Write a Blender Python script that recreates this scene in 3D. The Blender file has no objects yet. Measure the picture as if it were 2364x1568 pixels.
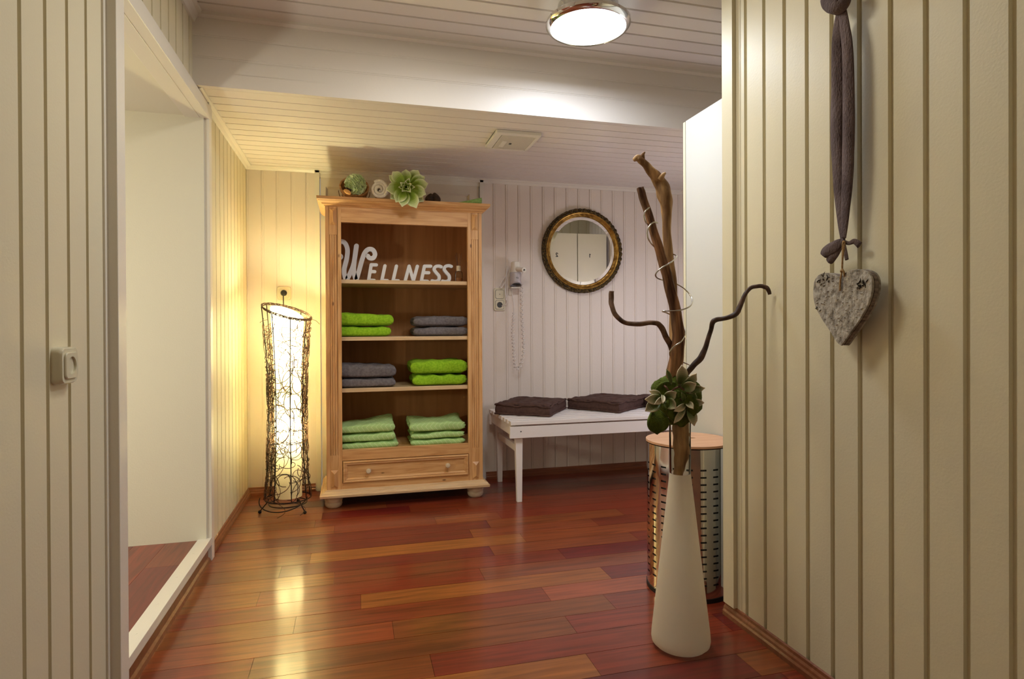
import bpy, math, random
from mathutils import Vector, Matrix, noise
random.seed(7)
PI = math.pi
sc = bpy.context.scene
C = sc.collection
V3 = Vector

# ------------------------------------------------------------------ camera
F_PX, VPX, VPY, ROLL, PITCH = 1380.0, 817.0, 762.0, .0047, .0045
TH = math.atan((1182 - VPX) / F_PX)
_f = V3((math.sin(TH) * math.cos(PITCH), math.cos(TH) * math.cos(PITCH), -math.sin(PITCH)))
_r = V3((math.cos(TH), -math.sin(TH), 0))
_u = _r.cross(_f)
_r2 = _r * math.cos(ROLL) - _u * math.sin(ROLL)
_u2 = _r * math.sin(ROLL) + _u * math.cos(ROLL)
EYE = V3((0, 0, 1.0))
CY = VPY + F_PX * (V3((0, 1, 0)).dot(_u2)) / (V3((0, 1, 0)).dot(_f))
cam_d = bpy.data.cameras.new('camera')
cam = bpy.data.objects.new('camera', cam_d)
C.objects.link(cam)
cam.matrix_world = Matrix(((_r2.x, _u2.x, -_f.x, 0), (_r2.y, _u2.y, -_f.y, 0), (_r2.z, _u2.z, -_f.z, 1.0), (0, 0, 0, 1)))
cam_d.sensor_width = 36
cam_d.lens = 36 * F_PX / 2364
cam_d.shift_y = -(784 - CY) / 2364
cam_d.clip_start = .02
sc.camera = cam

def ray(u, v):
    return _r2 * ((u - 1182) / F_PX) - _u2 * ((v - CY) / F_PX) + _f
def at_d(u, v, d): return EYE + ray(u, v) * d
def at_x(u, v, x): r = ray(u, v); return EYE + r * (x / r.x)
def at_y(u, v, y): r = ray(u, v); return EYE + r * (y / r.y)
def at_z(u, v, z): r = ray(u, v); return EYE + r * ((z - 1) / r.z)

# ------------------------------------------------------------------ world, light, exposure
w = bpy.data.worlds.new('world'); sc.world = w; w.use_nodes = True
w.node_tree.nodes['Background'].inputs[0].default_value = (1.0, .95, .88, 1)
w.node_tree.nodes['Background'].inputs[1].default_value = .3
sc.view_settings.view_transform = 'Standard'
sc.view_settings.look = 'None'
sc.view_settings.gamma = 1
sc.view_settings.exposure = 0.3
sc.cycles.use_denoising = True
sc.cycles.max_bounces = 9
sc.cycles.diffuse_bounces = 6
sc.cycles.sample_clamp_indirect = 20

def light(name, kind, loc, power, col, size=.2, rot=(0, 0, 0), sy=None, spread=None):
    l = bpy.data.lights.new(name, kind)
    l.energy = power; l.color = col
    if kind == 'AREA':
        l.size = size
        if sy: l.shape = 'RECTANGLE'; l.size_y = sy
        if spread: l.spread = spread
    else:
        l.shadow_soft_size = size
    o = bpy.data.objects.new(name, l); C.objects.link(o)
    o.location = loc; o.rotation_euler = rot
    o['kind'] = 'helper'
    return o
# two added, unseen fill lights under the corridor ceiling, and a lamp in the raised room on the left
light('corridor_fill', 'AREA', (.32, 1.82, 2.27), 9.5, (1, .95, .82), .35)
light('corridor_far_fill', 'AREA', (.32, -.6, 2.26), 2.8, (1, .94, .82), .4)
# a cool lamp round the corner, in the part of the room the lockers hide
light('corner_lamp_light', 'POINT', (2.20, 2.95, 1.02), 8, (.84, .82, 1.0), .12)
light('side_room_light', 'POINT', (-1.5, 1.7, 1.0), 19, (1, .97, .80), .08)

# ------------------------------------------------------------------ helpers
def mat(name, col, rough=.6, metal=0, spec=.5, coat=0, coat_r=.1, trans=0, ior=1.45, emis=None, es=0):
    m = bpy.data.materials.new(name); m.use_nodes = True
    b = m.node_tree.nodes['Principled BSDF']
    b.inputs['Base Color'].default_value = (*col, 1)
    b.inputs['Roughness'].default_value = rough
    b.inputs['Metallic'].default_value = metal
    b.inputs['Specular IOR Level'].default_value = spec
    b.inputs['Coat Weight'].default_value = coat
    b.inputs['Coat Roughness'].default_value = coat_r
    b.inputs['Transmission Weight'].default_value = trans
    b.inputs['IOR'].default_value = ior
    if emis:
        b.inputs['Emission Color'].default_value = (*emis, 1)
        b.inputs['Emission Strength'].default_value = es
    return m
def nd(m, t, **kw):
    n = m.node_tree.nodes.new(t)
    for k, v in kw.items():
        if k in n.inputs: n.inputs[k].default_value = v
        else: setattr(n, k, v)
    return n
def lk(m, a, ao, b, bi): m.node_tree.links.new(a.outputs[ao], b.inputs[bi])
def bsdf(m): return m.node_tree.nodes['Principled BSDF']
def coords(m, scale=(1, 1, 1), obj=True):
    tc = nd(m, 'ShaderNodeTexCoord'); mp = nd(m, 'ShaderNodeMapping')
    mp.inputs['Scale'].default_value = scale
    if obj == 'world':
        g = nd(m, 'ShaderNodeNewGeometry'); lk(m, g, 'Position', mp, 'Vector')
    else: lk(m, tc, 'Object', mp, 'Vector')
    return mp
def bump(m, src, out, strength=.3, dist=.002):
    b = nd(m, 'ShaderNodeBump'); b.inputs['Strength'].default_value = strength; b.inputs['Distance'].default_value = dist
    lk(m, src, out, b, 'Height'); lk(m, b, 'Normal', bsdf(m), 'Normal'); return b
def ramp(m, src, out, stops):
    r = nd(m, 'ShaderNodeValToRGB'); e = r.color_ramp.elements
    while len(e) < len(stops): e.new(.5)
    for k, (p, c) in enumerate(stops):
        e[k].position = p; e[k].color = (*c, 1) if len(c) == 3 else c
    lk(m, src, out, r, 'Fac'); return r
def noisy(name, c1, c2, scale, rough=.7, bs=.4, bd=.002, sc3=(1, 1, 1), detail=4, lo=.35, hi=.65, bscale=None, **kw):
    m = mat(name, c1, rough, **kw)
    mp = coords(m, sc3)
    n = nd(m, 'ShaderNodeTexNoise'); n.inputs['Scale'].default_value = scale; n.inputs['Detail'].default_value = detail
    lk(m, mp, 'Vector', n, 'Vector')
    r = ramp(m, n, 'Fac', [(lo, c1), (hi, c2)]); lk(m, r, 'Color', bsdf(m), 'Base Color')
    if bs:
        src = n
        if bscale:
            src = nd(m, 'ShaderNodeTexNoise'); src.inputs['Scale'].default_value = bscale; src.inputs['Detail'].default_value = 3
            lk(m, mp, 'Vector', src, 'Vector')
        bump(m, src, 'Fac', bs, bd)
    return m

def paint(name, col, rough=.45):
    m = mat(name, col, rough, spec=.35)
    mp = coords(m, (1, 1, 1), 'world')
    n = nd(m, 'ShaderNodeTexNoise'); n.inputs['Scale'].default_value = 160; n.inputs['Detail'].default_value = 3
    lk(m, mp, 'Vector', n, 'Vector'); bump(m, n, 'Fac', .22, .0015)
    return m

def wood(name, c_lo, c_mid, c_hi, axis='z', scale=1., rough=.45, knots=True, coat=.15):
    m = mat(name, c_mid, rough, coat=coat, coat_r=.25)
    s = {'x': (.7, 9, 9), 'y': (9, .7, 9), 'z': (9, 9, .7)}[axis]
    mp = coords(m, tuple(a * scale for a in s), 'world')
    n = nd(m, 'ShaderNodeTexNoise'); n.inputs['Scale'].default_value = 3.2; n.inputs['Detail'].default_value = 7
    n.inputs['Distortion'].default_value = 1.6
    lk(m, mp, 'Vector', n, 'Vector')
    r = ramp(m, n, 'Fac', [(.30, c_lo), (.5, c_mid), (.7, c_hi)])
    out, oo = r, 'Color'
    if knots:
        k3 = {'x': (1, 2.4, 2.4), 'y': (2.4, 1, 2.4), 'z': (2.4, 2.4, 1)}[axis]
        mp2 = coords(m, tuple(a * scale for a in k3), 'world')
        v = nd(m, 'ShaderNodeTexVoronoi'); v.inputs['Scale'].default_value = 4.2
        lk(m, mp2, 'Vector', v, 'Vector')
        kr = ramp(m, v, 'Distance', [(.035, (.10, .035, .012)), (.075, (1, 1, 1))])
        mx = nd(m, 'ShaderNodeMix', data_type='RGBA', blend_type='MULTIPLY'); mx.inputs[0].default_value = .8
        lk(m, r, 'Color', mx, 6); lk(m, kr, 'Color', mx, 7)
        out, oo = mx, 2
    m.node_tree.links.new(out.outputs[oo], bsdf(m).inputs['Base Color'])
    bump(m, n, 'Fac', .08, .001)
    return m

class MB:
    def __init__(s): s.v = []; s.f = []; s.col = []; s.cur = None
    def add(s, vs, fs, col=None):
        n = len(s.v); s.v += [tuple(p) for p in vs]; s.f += [tuple(i + n for i in f) for f in fs]
        s.col += [col if col is not None else s.cur] * len(fs)
    def box(s, x0, x1, y0, y1, z0, z1, col=None):
        vs = [(x, y, z) for z in (z0, z1) for y in (y0, y1) for x in (x0, x1)]
        s.add(vs, [(0, 2, 3, 1), (4, 5, 7, 6), (0, 1, 5, 4), (2, 6, 7, 3), (0, 4, 6, 2), (1, 3, 7, 5)], col)
        return s
    def hexa(s, p8):
        s.add(p8, [(0, 2, 3, 1), (4, 5, 7, 6), (0, 1, 5, 4), (2, 6, 7, 3), (0, 4, 6, 2), (1, 3, 7, 5)]); return s
    def prism(s, poly, axis, a, b):
        """polygon of 2-D points extruded along axis from a to b"""
        def P(q, t): return {'x': (t, q[0], q[1]), 'y': (q[0], t, q[1]), 'z': (q[0], q[1], t)}[axis]
        n = len(poly)
        vs = [P(q, a) for q in poly] + [P(q, b) for q in poly]
        fs = [(i, (i + 1) % n, n + (i + 1) % n, n + i) for i in range(n)] + [tuple(range(n))[::-1], tuple(range(n, 2 * n))]
        s.add(vs, fs); return s
    def lathe(s, prof, n=48, c=(0, 0, 0), M=None, sweep=None):
        """prof: (r, z) list revolved about z"""
        M = M or Matrix(); c = V3(c); vs = []; fs = []
        m = len(prof)
        for i in range(n):
            a = 2 * PI * i / n
            for r, z in prof: vs.append(c + M @ V3((r * math.cos(a), r * math.sin(a), z)))
        for i in range(n):
            j = (i + 1) % n
            for k in range(m - 1):
                if prof[k][0] < 1e-6 and prof[k + 1][0] < 1e-6: continue
                fs.append((i * m + k, j * m + k, j * m + k + 1, i * m + k + 1))
        s.add(vs, fs); return s
    def tube(s, pts, rad, n=8, cap=True, flat=None, twist=0, jitter=0):
        pts = [V3(p) for p in pts]; m = len(pts)
        if not hasattr(rad, '__len__'): rad = [rad] * m
        t0 = (pts[1] - pts[0]).normalized()
        up = V3((0, 0, 1)) if abs(t0.z) < .9 else V3((1, 0, 0))
        nrm = t0.cross(up).normalized(); vs = []; fs = []
        for i, p in enumerate(pts):
            t = (pts[min(i + 1, m - 1)] - pts[max(i - 1, 0)])
            if t.length < 1e-9: t = t0
            t.normalize()
            nrm = (nrm - t * nrm.dot(t))
            if nrm.length < 1e-6: nrm = t.orthogonal()
            nrm.normalize(); bi = t.cross(nrm)
            for k in range(n):
                a = 2 * PI * k / n + twist * i
                q = rad[i] * (1 + (jitter * math.sin(3 * a + i * .9) if jitter else 0))
                vs.append(p + nrm * (math.cos(a) * q) + bi * (math.sin(a) * q * (flat if flat else 1)))
        for i in range(m - 1):
            for k in range(n):
                fs.append((i * n + k, i * n + (k + 1) % n, (i + 1) * n + (k + 1) % n, (i + 1) * n + k))
        if cap: fs += [tuple(range(n))[::-1], tuple(range((m - 1) * n, m * n))]
        s.add(vs, fs); return s
    def grid(s, fn, nu, nv, closeu=False, closev=False, colfn=None):
        vs = [fn(i / (nu if closeu else nu - 1), j / (nv if closev else nv - 1)) for i in range(nu) for j in range(nv)]
        n = len(s.v); s.v += [tuple(p) for p in vs]
        for i in range(nu if closeu else nu - 1):
            for j in range(nv if closev else nv - 1):
                i2 = (i + 1) % nu; j2 = (j + 1) % nv
                s.f.append((n + i * nv + j, n + i2 * nv + j, n + i2 * nv + j2, n + i * nv + j2))
                s.col.append(colfn((i + .5) / nu, (j + .5) / nv) if colfn else s.cur)
        return s
    def sphere(s, c, r, nu=20, nv=14, M=None, fn=None):
        rx, ry, rz = r if hasattr(r, '__len__') else (r, r, r)
        c = V3(c)
        def q(a, b):
            th = 2 * PI * a; ph = PI * b
            d = V3((math.sin(ph) * math.cos(th), math.sin(ph) * math.sin(th), -math.cos(ph)))
            p = V3((d.x * rx, d.y * ry, d.z * rz))
            if fn: p = p * fn(d)
            return c + (M @ p if M else p)
        return s.grid(q, nu, nv, closeu=True)
    def build(s, name, m, parent=None, smooth=False, bev=0, seg=2, label=None, origin=None, sub=0, solid=0, fix=True):
        if origin is None:
            if parent is not None: origin = wloc(parent)
            else:
                xs = [p[0] for p in s.v]; ys = [p[1] for p in s.v]; zs = [p[2] for p in s.v]
                origin = V3(((min(xs) + max(xs)) / 2, (min(ys) + max(ys)) / 2, min(zs)))
        origin = V3(origin)
        me = bpy.data.meshes.new(name)
        me.from_pydata([tuple(V3(p) - origin) for p in s.v], [], s.f)
        if any(c is not None for c in s.col):
            a = me.color_attributes.new('tone', 'FLOAT_COLOR', 'CORNER')
            k = 0
            for p, c in zip(me.polygons, s.col):
                c = c or (1, 1, 1)
                for _ in range(p.loop_total): a.data[k].color = (*c, 1); k += 1
        if fix:
            import bmesh
            bm = bmesh.new(); bm.from_mesh(me)
            bmesh.ops.remove_doubles(bm, verts=bm.verts, dist=1e-6)
            bmesh.ops.recalc_face_normals(bm, faces=bm.faces); bm.to_mesh(me); bm.free()
        me.materials.append(m)
        if smooth:
            for p in me.polygons: p.use_smooth = True
            if smooth != 'all':
                try: me.set_sharp_from_angle(angle=math.radians(38))
                except Exception: pass
        o = bpy.data.objects.new(name, me); C.objects.link(o)
        if parent is not None:
            o.parent = parent; o.location = origin - wloc(parent)
        else: o.location = origin
        if solid:
            md = o.modifiers.new('solid', 'SOLIDIFY'); md.thickness = solid; md.offset = 0
        if bev:
            md = o.modifiers.new('bevel', 'BEVEL'); md.width = bev; md.segments = seg; md.limit_method = 'ANGLE'; md.angle_limit = .6
            md.harden_normals = False
        if sub:
            md = o.modifiers.new('sub', 'SUBSURF'); md.levels = sub; md.render_levels = sub
        if label: o['label'] = label
        return o
def wloc(o):
    p = V3((0, 0, 0))
    while o is not None: p = p + o.location; o = o.parent
    return p
def tag(o, label, cat, group=None):
    o['label'] = label; o['category'] = cat
    if group: o['group'] = group
    return o
def thing(name, label, cat, loc, group=None):
    o = bpy.data.objects.new(name, None); C.objects.link(o); o.location = loc
    o.empty_display_size = .05
    return tag(o, label, cat, group)
def struct(o): o['kind'] = 'structure'; return o
def B(*a): return MB().box(*a)
def smoothpath(pts, k=6):
    """Catmull-Rom through tuples of any length"""
    out = []; n = len(pts)
    for i in range(n - 1):
        p0, p1, p2, p3 = pts[max(i - 1, 0)], pts[i], pts[i + 1], pts[min(i + 2, n - 1)]
        for j in range(k):
            t = j / k
            out.append(tuple(.5 * (2 * b + (c - a) * t + (2 * a - 5 * b + 4 * c - d) * t * t + (-a + 3 * b - 3 * c + d) * t ** 3)
                             for a, b, c, d in zip(p0, p1, p2, p3)))
    out.append(tuple(pts[-1])); return out
def strokes(mb, paths, wd, P, y0, y1, n=7):
    """thick round-ended 2-D strokes extruded from depth y0 to y1; P maps (a, b, depth) to a point"""
    for ip, path in enumerate(paths):
        e = ip * (y1 - y0) * .012
        pts = [V3((p[0], p[1], 0)) for p in path]; m = len(pts); F = []
        def T(i): return (pts[min(i + 1, m - 1)] - pts[max(i - 1, 0)]).normalized()
        t0, t1 = T(0), T(m - 1)
        rows = []
        for k in range(n, 0, -1):
            a = PI / 2 * k / n; rows.append((pts[0] - t0 * (wd / 2 * math.sin(a)), t0, wd / 2 * max(.02, math.cos(a))))
        rows += [(pts[i], T(i), wd / 2) for i in range(m)]
        for k in range(1, n + 1):
            a = PI / 2 * k / n; rows.append((pts[-1] + t1 * (wd / 2 * math.sin(a)), t1, wd / 2 * max(.02, math.cos(a))))
        vs = []
        for c, t, h in rows:
            nn = V3((-t.y, t.x, 0)); a, b = c + nn * h, c - nn * h
            vs += [P(a.x, a.y, y0 + e), P(b.x, b.y, y0 + e), P(a.x, a.y, y1 - e), P(b.x, b.y, y1 - e)]
        r = len(rows); fs = []
        for i in range(r - 1):
            o = 4 * i; q = o + 4
            fs += [(o, o + 1, q + 1, q), (o + 2, q + 2, q + 3, o + 3), (o, q, q + 2, o + 2), (o + 1, o + 3, q + 3, q + 1)]
        fs += [(0, 2, 3, 1), (4 * r - 4, 4 * r - 3, 4 * r - 1, 4 * r - 2)]
        mb.add(vs, fs)
    return mb

# ------------------------------------------------------------------ materials
M = {}
M['cream'] = paint('cream painted boards', (.68, .625, .46))
M['cream_back'] = paint('pale painted boards', (.74, .67, .60))
M['ceil'] = paint('pale painted ceiling boards', (.72, .67, .62), .4)
M['trim'] = paint('white gloss trim paint', (.74, .70, .62), .3)
M['plaster'] = paint('cream plaster', (.74, .71, .60), .7)
M['doorpaint'] = paint('pale door paint', (.66, .60, .50), .4)
M['white'] = mat('white lacquer board', (.64, .64, .61), .35)
M['edge'] = mat('cream edge band', (.74, .70, .54), .4)
M['dark'] = mat('dark gap', (.02, .017, .014), .8)
M['base'] = wood('brown skirting', (.17, .055, .022), (.23, .078, .032), (.28, .10, .045), 'x', 1, .38, False, .1)
M['pine'] = wood('oiled pine', (.50, .24, .085), (.64, .35, .14), (.72, .43, .20), 'z', 1.2)
M['pine_x'] = wood('oiled pine across', (.50, .24, .085), (.64, .35, .14), (.72, .43, .20), 'x', 1.2)
M['pine_pale'] = wood('raw pale pine', (.56, .37, .19), (.66, .46, .26), (.72, .53, .32), 'x', 1.5, .5, False)
M['pine_back'] = wood('brown back board', (.33, .145, .045), (.40, .18, .058), (.45, .21, .07), 'z', .5, .6, False, 0)
M['birchfoot'] = wood('pale turned foot', (.58, .45, .30), (.66, .53, .37), (.72, .60, .44), 'x', 1, .5, False)
M['chrome'] = mat('polished steel', (.74, .73, .71), .07, 1)
M['chrome2'] = mat('satin steel', (.62, .60, .57), .25, 1)
M['lid'] = wood('beech lid', (.62, .33, .19), (.70, .40, .24), (.74, .45, .28), 'x', 1.6, .5, False)
M['bench'] = mat('white bench lacquer', (.80, .76, .74), .35)
M['mirror'] = mat('mirror glass', (.93, .94, .92), .01, 1)
M['cushion'] = noisy('dark brown cotton', (.055, .024, .018), (.080, .038, .028), 60, .85, .35, .002, bscale=400)
M['iron'] = mat('black iron wire', (.018, .014, .012), .45, .6)
M['twig'] = noisy('brown vine twig', (.07, .028, .014), (.17, .07, .03), 40, .6, 0)
M['twigdark'] = noisy('dark vine twig', (.025, .013, .008), (.07, .03, .015), 40, .6, 0)
M['plastic'] = mat('white plastic', (.76, .72, .62), .25)
M['plastic_c'] = mat('cream plastic', (.66, .62, .47), .2, coat=.4)
M['black'] = mat('black rubber', (.015, .014, .013), .5)
M['silver'] = mat('silver plastic', (.50, .47, .48), .35, .15)
M['grey'] = mat('dark grey grille', (.06, .06, .06), .5)
M['letter'] = mat('white painted wood letter', (.80, .80, .82), .45)
M['cord'] = mat('grey white cord', (.72, .69, .66), .4)

def terry(name, c, c2):
    return noisy(name, c, c2, 90, .95, .8, .004, detail=5, bscale=420)
M['lime'] = terry('lime terry', (.22, .45, .008), (.34, .60, .02))
M['greyt'] = terry('grey terry', (.135, .118, .122), (.20, .178, .185))
def sage_mat():
    m = mat('sage towel', (.33, .52, .19), .95)
    mp = coords(m, (1, 1, 1))
    s = nd(m, 'ShaderNodeSeparateXYZ'); lk(m, mp, 'Vector', s, 'Vector')
    def mth(op, a, b=None, c=None):
        n = nd(m, 'ShaderNodeMath', operation=op)
        for k, x in enumerate((a, b, c)):
            if x is None: continue
            if isinstance(x, (int, float)): n.inputs[k].default_value = x
            else: m.node_tree.links.new(x, n.inputs[k])
        return n.outputs[0]
    # chevrons: zigzag of x added to height along the cloth
    zig = mth('PINGPONG', mth('ADD', s.outputs['Z'], s.outputs['Y']), .03)
    ph = mth('FRACT', mth('MULTIPLY', mth('ADD', s.outputs['X'], mth('MULTIPLY', zig, .8)), 38.0))
    line = mth('LESS_THAN', ph, .16)
    mx = nd(m, 'ShaderNodeMix', data_type='RGBA'); m.node_tree.links.new(line, mx.inputs[0])
    mx.inputs[6].default_value = (.42, .63, .24, 1); mx.inputs[7].default_value = (.56, .74, .36, 1)
    lk(m, mx, 2, bsdf(m), 'Base Color')
    n = nd(m, 'ShaderNodeTexNoise'); n.inputs['Scale'].default_value = 400; lk(m, mp, 'Vector', n, 'Vector')
    bump(m, n, 'Fac', .5, .002)
    return m
M['sage'] = sage_mat()
M['sagecloth'] = terry('sage washcloth', (.30, .52, .16), (.40, .62, .24))
M['ivory'] = noisy('ivory knitted cloth', (.76, .68, .58), (.86, .79, .70), 60, .95, .8, .003, bscale=260)
def attr_mat(name, rough=.5, nscale=0, lo=.8, sc3=(1, 1, 1), bs=0, **kw):
    m = mat(name, (1, 1, 1), rough, **kw)
    a = nd(m, 'ShaderNodeAttribute'); a.attribute_name = 'tone'
    if nscale:
        mp = coords(m, sc3)
        n = nd(m, 'ShaderNodeTexNoise'); n.inputs['Scale'].default_value = nscale; n.inputs['Detail'].default_value = 6; n.inputs['Distortion'].default_value = .8
        lk(m, mp, 'Vector', n, 'Vector')
        r = ramp(m, n, 'Fac', [(.3, (lo,) * 3), (.7, (1.12,) * 3)])
        mx = nd(m, 'ShaderNodeMix', data_type='RGBA', blend_type='MULTIPLY'); mx.inputs[0].default_value = 1
        lk(m, a, 'Color', mx, 6); lk(m, r, 'Color', mx, 7); lk(m, mx, 2, bsdf(m), 'Base Color')
        if bs: bump(m, n, 'Fac', bs, .001)
    else: lk(m, a, 'Color', bsdf(m), 'Base Color')
    return m
M['leaf'] = attr_mat('succulent leaf', .45, 14, .85)
M['floor'] = attr_mat('varnished cherry floor', .34, 3.0, .55, (1.1, 16, 16), .05, coat=.55, coat_r=.13)
M['floor_side'] = attr_mat('varnished cherry floor lengthwise', .34, 3.0, .55, (16, 1.1, 16), .05, coat=.5, coat_r=.15)
M['driftwood'] = noisy('driftwood', (.20, .10, .040), (.62, .40, .20), 5, .7, .8, .005, (7, 7, .9), 10, .40, .62)
M['darkwood'] = noisy('red brown driftwood', (.09, .034, .014), (.42, .21, .10), 5, .65, .8, .005, (8, 8, .8), 10, .42, .62)
M['curly'] = noisy('dark curly twig', (.03, .014, .009), (.11, .055, .035), 40, .6, .5, .003, (1, 1, 1), 6)
M['curlylight'] = noisy('brown curly twig', (.06, .03, .018), (.22, .12, .075), 40, .65, .5, .003, (1, 1, 1), 6)
M['wire'] = mat('silver wire', (.62, .60, .56), .25, 1)
M['felt'] = noisy('moss green felt', (.055, .080, .007), (.11, .15, .015), 45, 1, .7, .006, bscale=300)
M['feltbrown'] = noisy('brown grey felt', (.085, .058, .058), (.17, .125, .122), 25, 1, .8, .006, (1, 1, .4), bscale=260)
M['rope'] = noisy('twine', (.26, .15, .06), (.42, .27, .12), 200, .9, .6, .002)
M['birch'] = noisy('birch bark', (.17, .145, .115), (.46, .42, .36), 55, .85, 1, .006, (1, 1.5, 1), 12, .30, .60)
M['birchedge'] = noisy('grey wood edge', (.12, .09, .075), (.30, .235, .19), 30, .8, .5, .003, (1, 1, 6))
M['gold'] = noisy('antique gilt', (.20, .10, .018), (.46, .27, .06), 30, .32, .3, .002, metal=.8)
M['golddark'] = noisy('dark carved gilt', (.035, .024, .010), (.25, .16, .045), 120, .45, 1, .004, metal=.6, lo=.45, hi=.75)
M['pod'] = noisy('dark seed pod', (.028, .014, .008), (.075, .040, .022), 50, .6, .5, .003)
M['puff'] = mat('green mesh puff', (.74, .86, .54), .7)
M['bucket'] = wood('cedar bucket', (.33, .15, .05), (.44, .22, .08), (.52, .29, .12), 'z', 3, .5, False)
def thin_glass():
    m = bpy.data.materials.new('clear thin glass'); m.use_nodes = True
    nt = m.node_tree; nt.nodes.clear()
    o = nt.nodes.new('ShaderNodeOutputMaterial'); t = nt.nodes.new('ShaderNodeBsdfTransparent'); t.inputs[0].default_value = (.96, .97, .96, 1)
    g = nt.nodes.new('ShaderNodeBsdfGlossy'); g.inputs['Roughness'].default_value = .02
    f = nt.nodes.new('ShaderNodeLayerWeight'); f.inputs[0].default_value = .12
    x = nt.nodes.new('ShaderNodeMixShader')
    nt.links.new(f.outputs['Fresnel'], x.inputs[0]); nt.links.new(t.outputs[0], x.inputs[1]); nt.links.new(g.outputs[0], x.inputs[2])
    nt.links.new(x.outputs[0], o.inputs[0]); return m
M['glass'] = thin_glass()
M['amber'] = mat('amber oil', (.30, .11, .04), .1)
M['num'] = mat('black number', (.02, .02, .02), .5)

def frosted():
    m = bpy.data.materials.new('frosted glass'); m.use_nodes = True
    nt = m.node_tree; nt.nodes.clear()
    o = nt.nodes.new('ShaderNodeOutputMaterial')
    d = nt.nodes.new('ShaderNodeBsdfDiffuse'); d.inputs[0].default_value = (.93, .90, .80, 1)
    t = nt.nodes.new('ShaderNodeBsdfTranslucent'); t.inputs[0].default_value = (.96, .93, .85, 1)
    g = nt.nodes.new('ShaderNodeBsdfRefraction'); g.inputs['Roughness'].default_value = .45; g.inputs['IOR'].default_value = 1.05; g.inputs[0].default_value = (.95, .94, .88, 1)
    s = nt.nodes.new('ShaderNodeBsdfGlossy'); s.inputs['Roughness'].default_value = .35
    a = nt.nodes.new('ShaderNodeMixShader'); a.inputs[0].default_value = .38
    b = nt.nodes.new('ShaderNodeMixShader'); b.inputs[0].default_value = .12
    c = nt.nodes.new('ShaderNodeMixShader'); c.inputs[0].default_value = .06
    nt.links.new(d.outputs[0], a.inputs[1]); nt.links.new(t.outputs[0], a.inputs[2])
    nt.links.new(a.outputs[0], b.inputs[1]); nt.links.new(g.outputs[0], b.inputs[2])
    nt.links.new(b.outputs[0], c.inputs[1]); nt.links.new(s.outputs[0], c.inputs[2])
    nt.links.new(c.outputs[0], o.inputs[0])
    return m
M['frost'] = frosted()
def shade_mat():
    m = bpy.data.materials.new('white lamp fabric'); m.use_nodes = True
    nt = m.node_tree; nt.nodes.clear()
    o = nt.nodes.new('ShaderNodeOutputMaterial')
    d = nt.nodes.new('ShaderNodeBsdfDiffuse'); d.inputs[0].default_value = (.85, .80, .66, 1)
    t = nt.nodes.new('ShaderNodeBsdfTranslucent'); t.inputs[0].default_value = (.92, .86, .70, 1)
    a = nt.nodes.new('ShaderNodeMixShader'); a.inputs[0].default_value = .6
    nt.links.new(d.outputs[0], a.inputs[1]); nt.links.new(t.outputs[0], a.inputs[2])
    nt.links.new(a.outputs[0], o.inputs[0])
    return m
M['shade'] = shade_mat()
M['bulb'] = mat('lit bulb', (1, 1, 1), .5, emis=(1, .92, .66), es=6)
M['diffuser'] = mat('lit diffuser', (.9, .9, .9), .4, emis=(.93, .97, 1.0), es=4)

# ------------------------------------------------------------------ the room
XL, XR, YB, ZH, ZL, XRR, YBM = -.625, 1.258, 3.91, 2.29, 2.0, 2.33, 2.67

def boards(mb, O, U, V, N, u0, u1, v0, v1, pitch, phase, gw, gd, step=0., slab=.03):
    """tongue-and-groove boarding: flat boards with sunk grooves, on a solid backing"""
    O, U, V, N = V3(O), V3(U), V3(V), V3(N)
    prof = [(u0, 0)]
    k = math.ceil((u0 - phase) / pitch - 1e-6)
    while phase + k * pitch < u1 - 1e-4:
        g = phase + k * pitch
        if g > u0 + 1e-3 and g + gw < u1 - 1e-3:
            prof += [(g - .0012, 0), (g, -gd), (g + gw, -gd)]
            if step: prof += [(g + gw + .0008, -.0016), (g + gw + step, -.0016), (g + gw + step + .001, 0)]
            else: prof += [(g + gw + .0012, 0)]
        k += 1
    prof.append((u1, 0))
    vs = []
    for t in (v0, v1): vs += [O + U * a + V * t + N * d for a, d in prof]
    n = len(prof)
    mb.add(vs, [(i, i + 1, n + i + 1, n + i) for i in range(n - 1)])
    a = [O + U * x + V * y + N * d for d in (-.012, -.012 - slab) for y in (v0, v1) for x in (u0, u1)]
    mb.hexa(a)
    e = [O + U * x + V * y + N * d for x in (u0, u1) for y in (v0, v1) for d in (0, -.012)]
    mb.add(e, [(0, 1, 3, 2), (4, 6, 7, 5)])
    e = [O + U * x + V * y + N * d for y in (v0, v1) for x in (u0, u1) for d in (-gd, -.012)]
    mb.add(e, [(0, 2, 3, 1), (4, 5, 7, 6)])
X, Y, Z = (1, 0, 0), (0, 1, 0), (0, 0, 1)
def neg(a): return tuple(-q for q in a)

mb = MB()   # left wall near the camera, over the opening and beyond it
boards(mb, (XL, 0, 0), Y, Z, X, -1.8, 1.80, 0, ZH, .1, 1.363, .012, .010)
boards(mb, (XL, 0, 0), Y, Z, X, 1.80, 2.87, 1.96, ZH, .0905, 2.254 - .0905 * 5, .009, .008)
boards(mb, (XL, 0, 0), Y, Z, X, 2.87, YB, 0, ZH, .0905, 2.984, .009, .008)
struct(mb.build('wall_left', M['cream'], fix=False))
mb = MB()
boards(mb, (0, YB, 0), X, Z, neg(Y), XL - .05, -.22, 0, 2.1, .0865, -.543, .005, .006, .011)
boards(mb, (0, YB, 0), X, Z, neg(Y), -.22, .83, 2.005, 2.1, .0865, -.22, .005, .004)
boards(mb, (0, YB, 0), X, Z, neg(Y), .83, XRR + .05, 0, 2.1, .0865, .904, .005, .006, .011)
struct(mb.build('wall_back', M['cream_back'], fix=False))
mb = MB()
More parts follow.
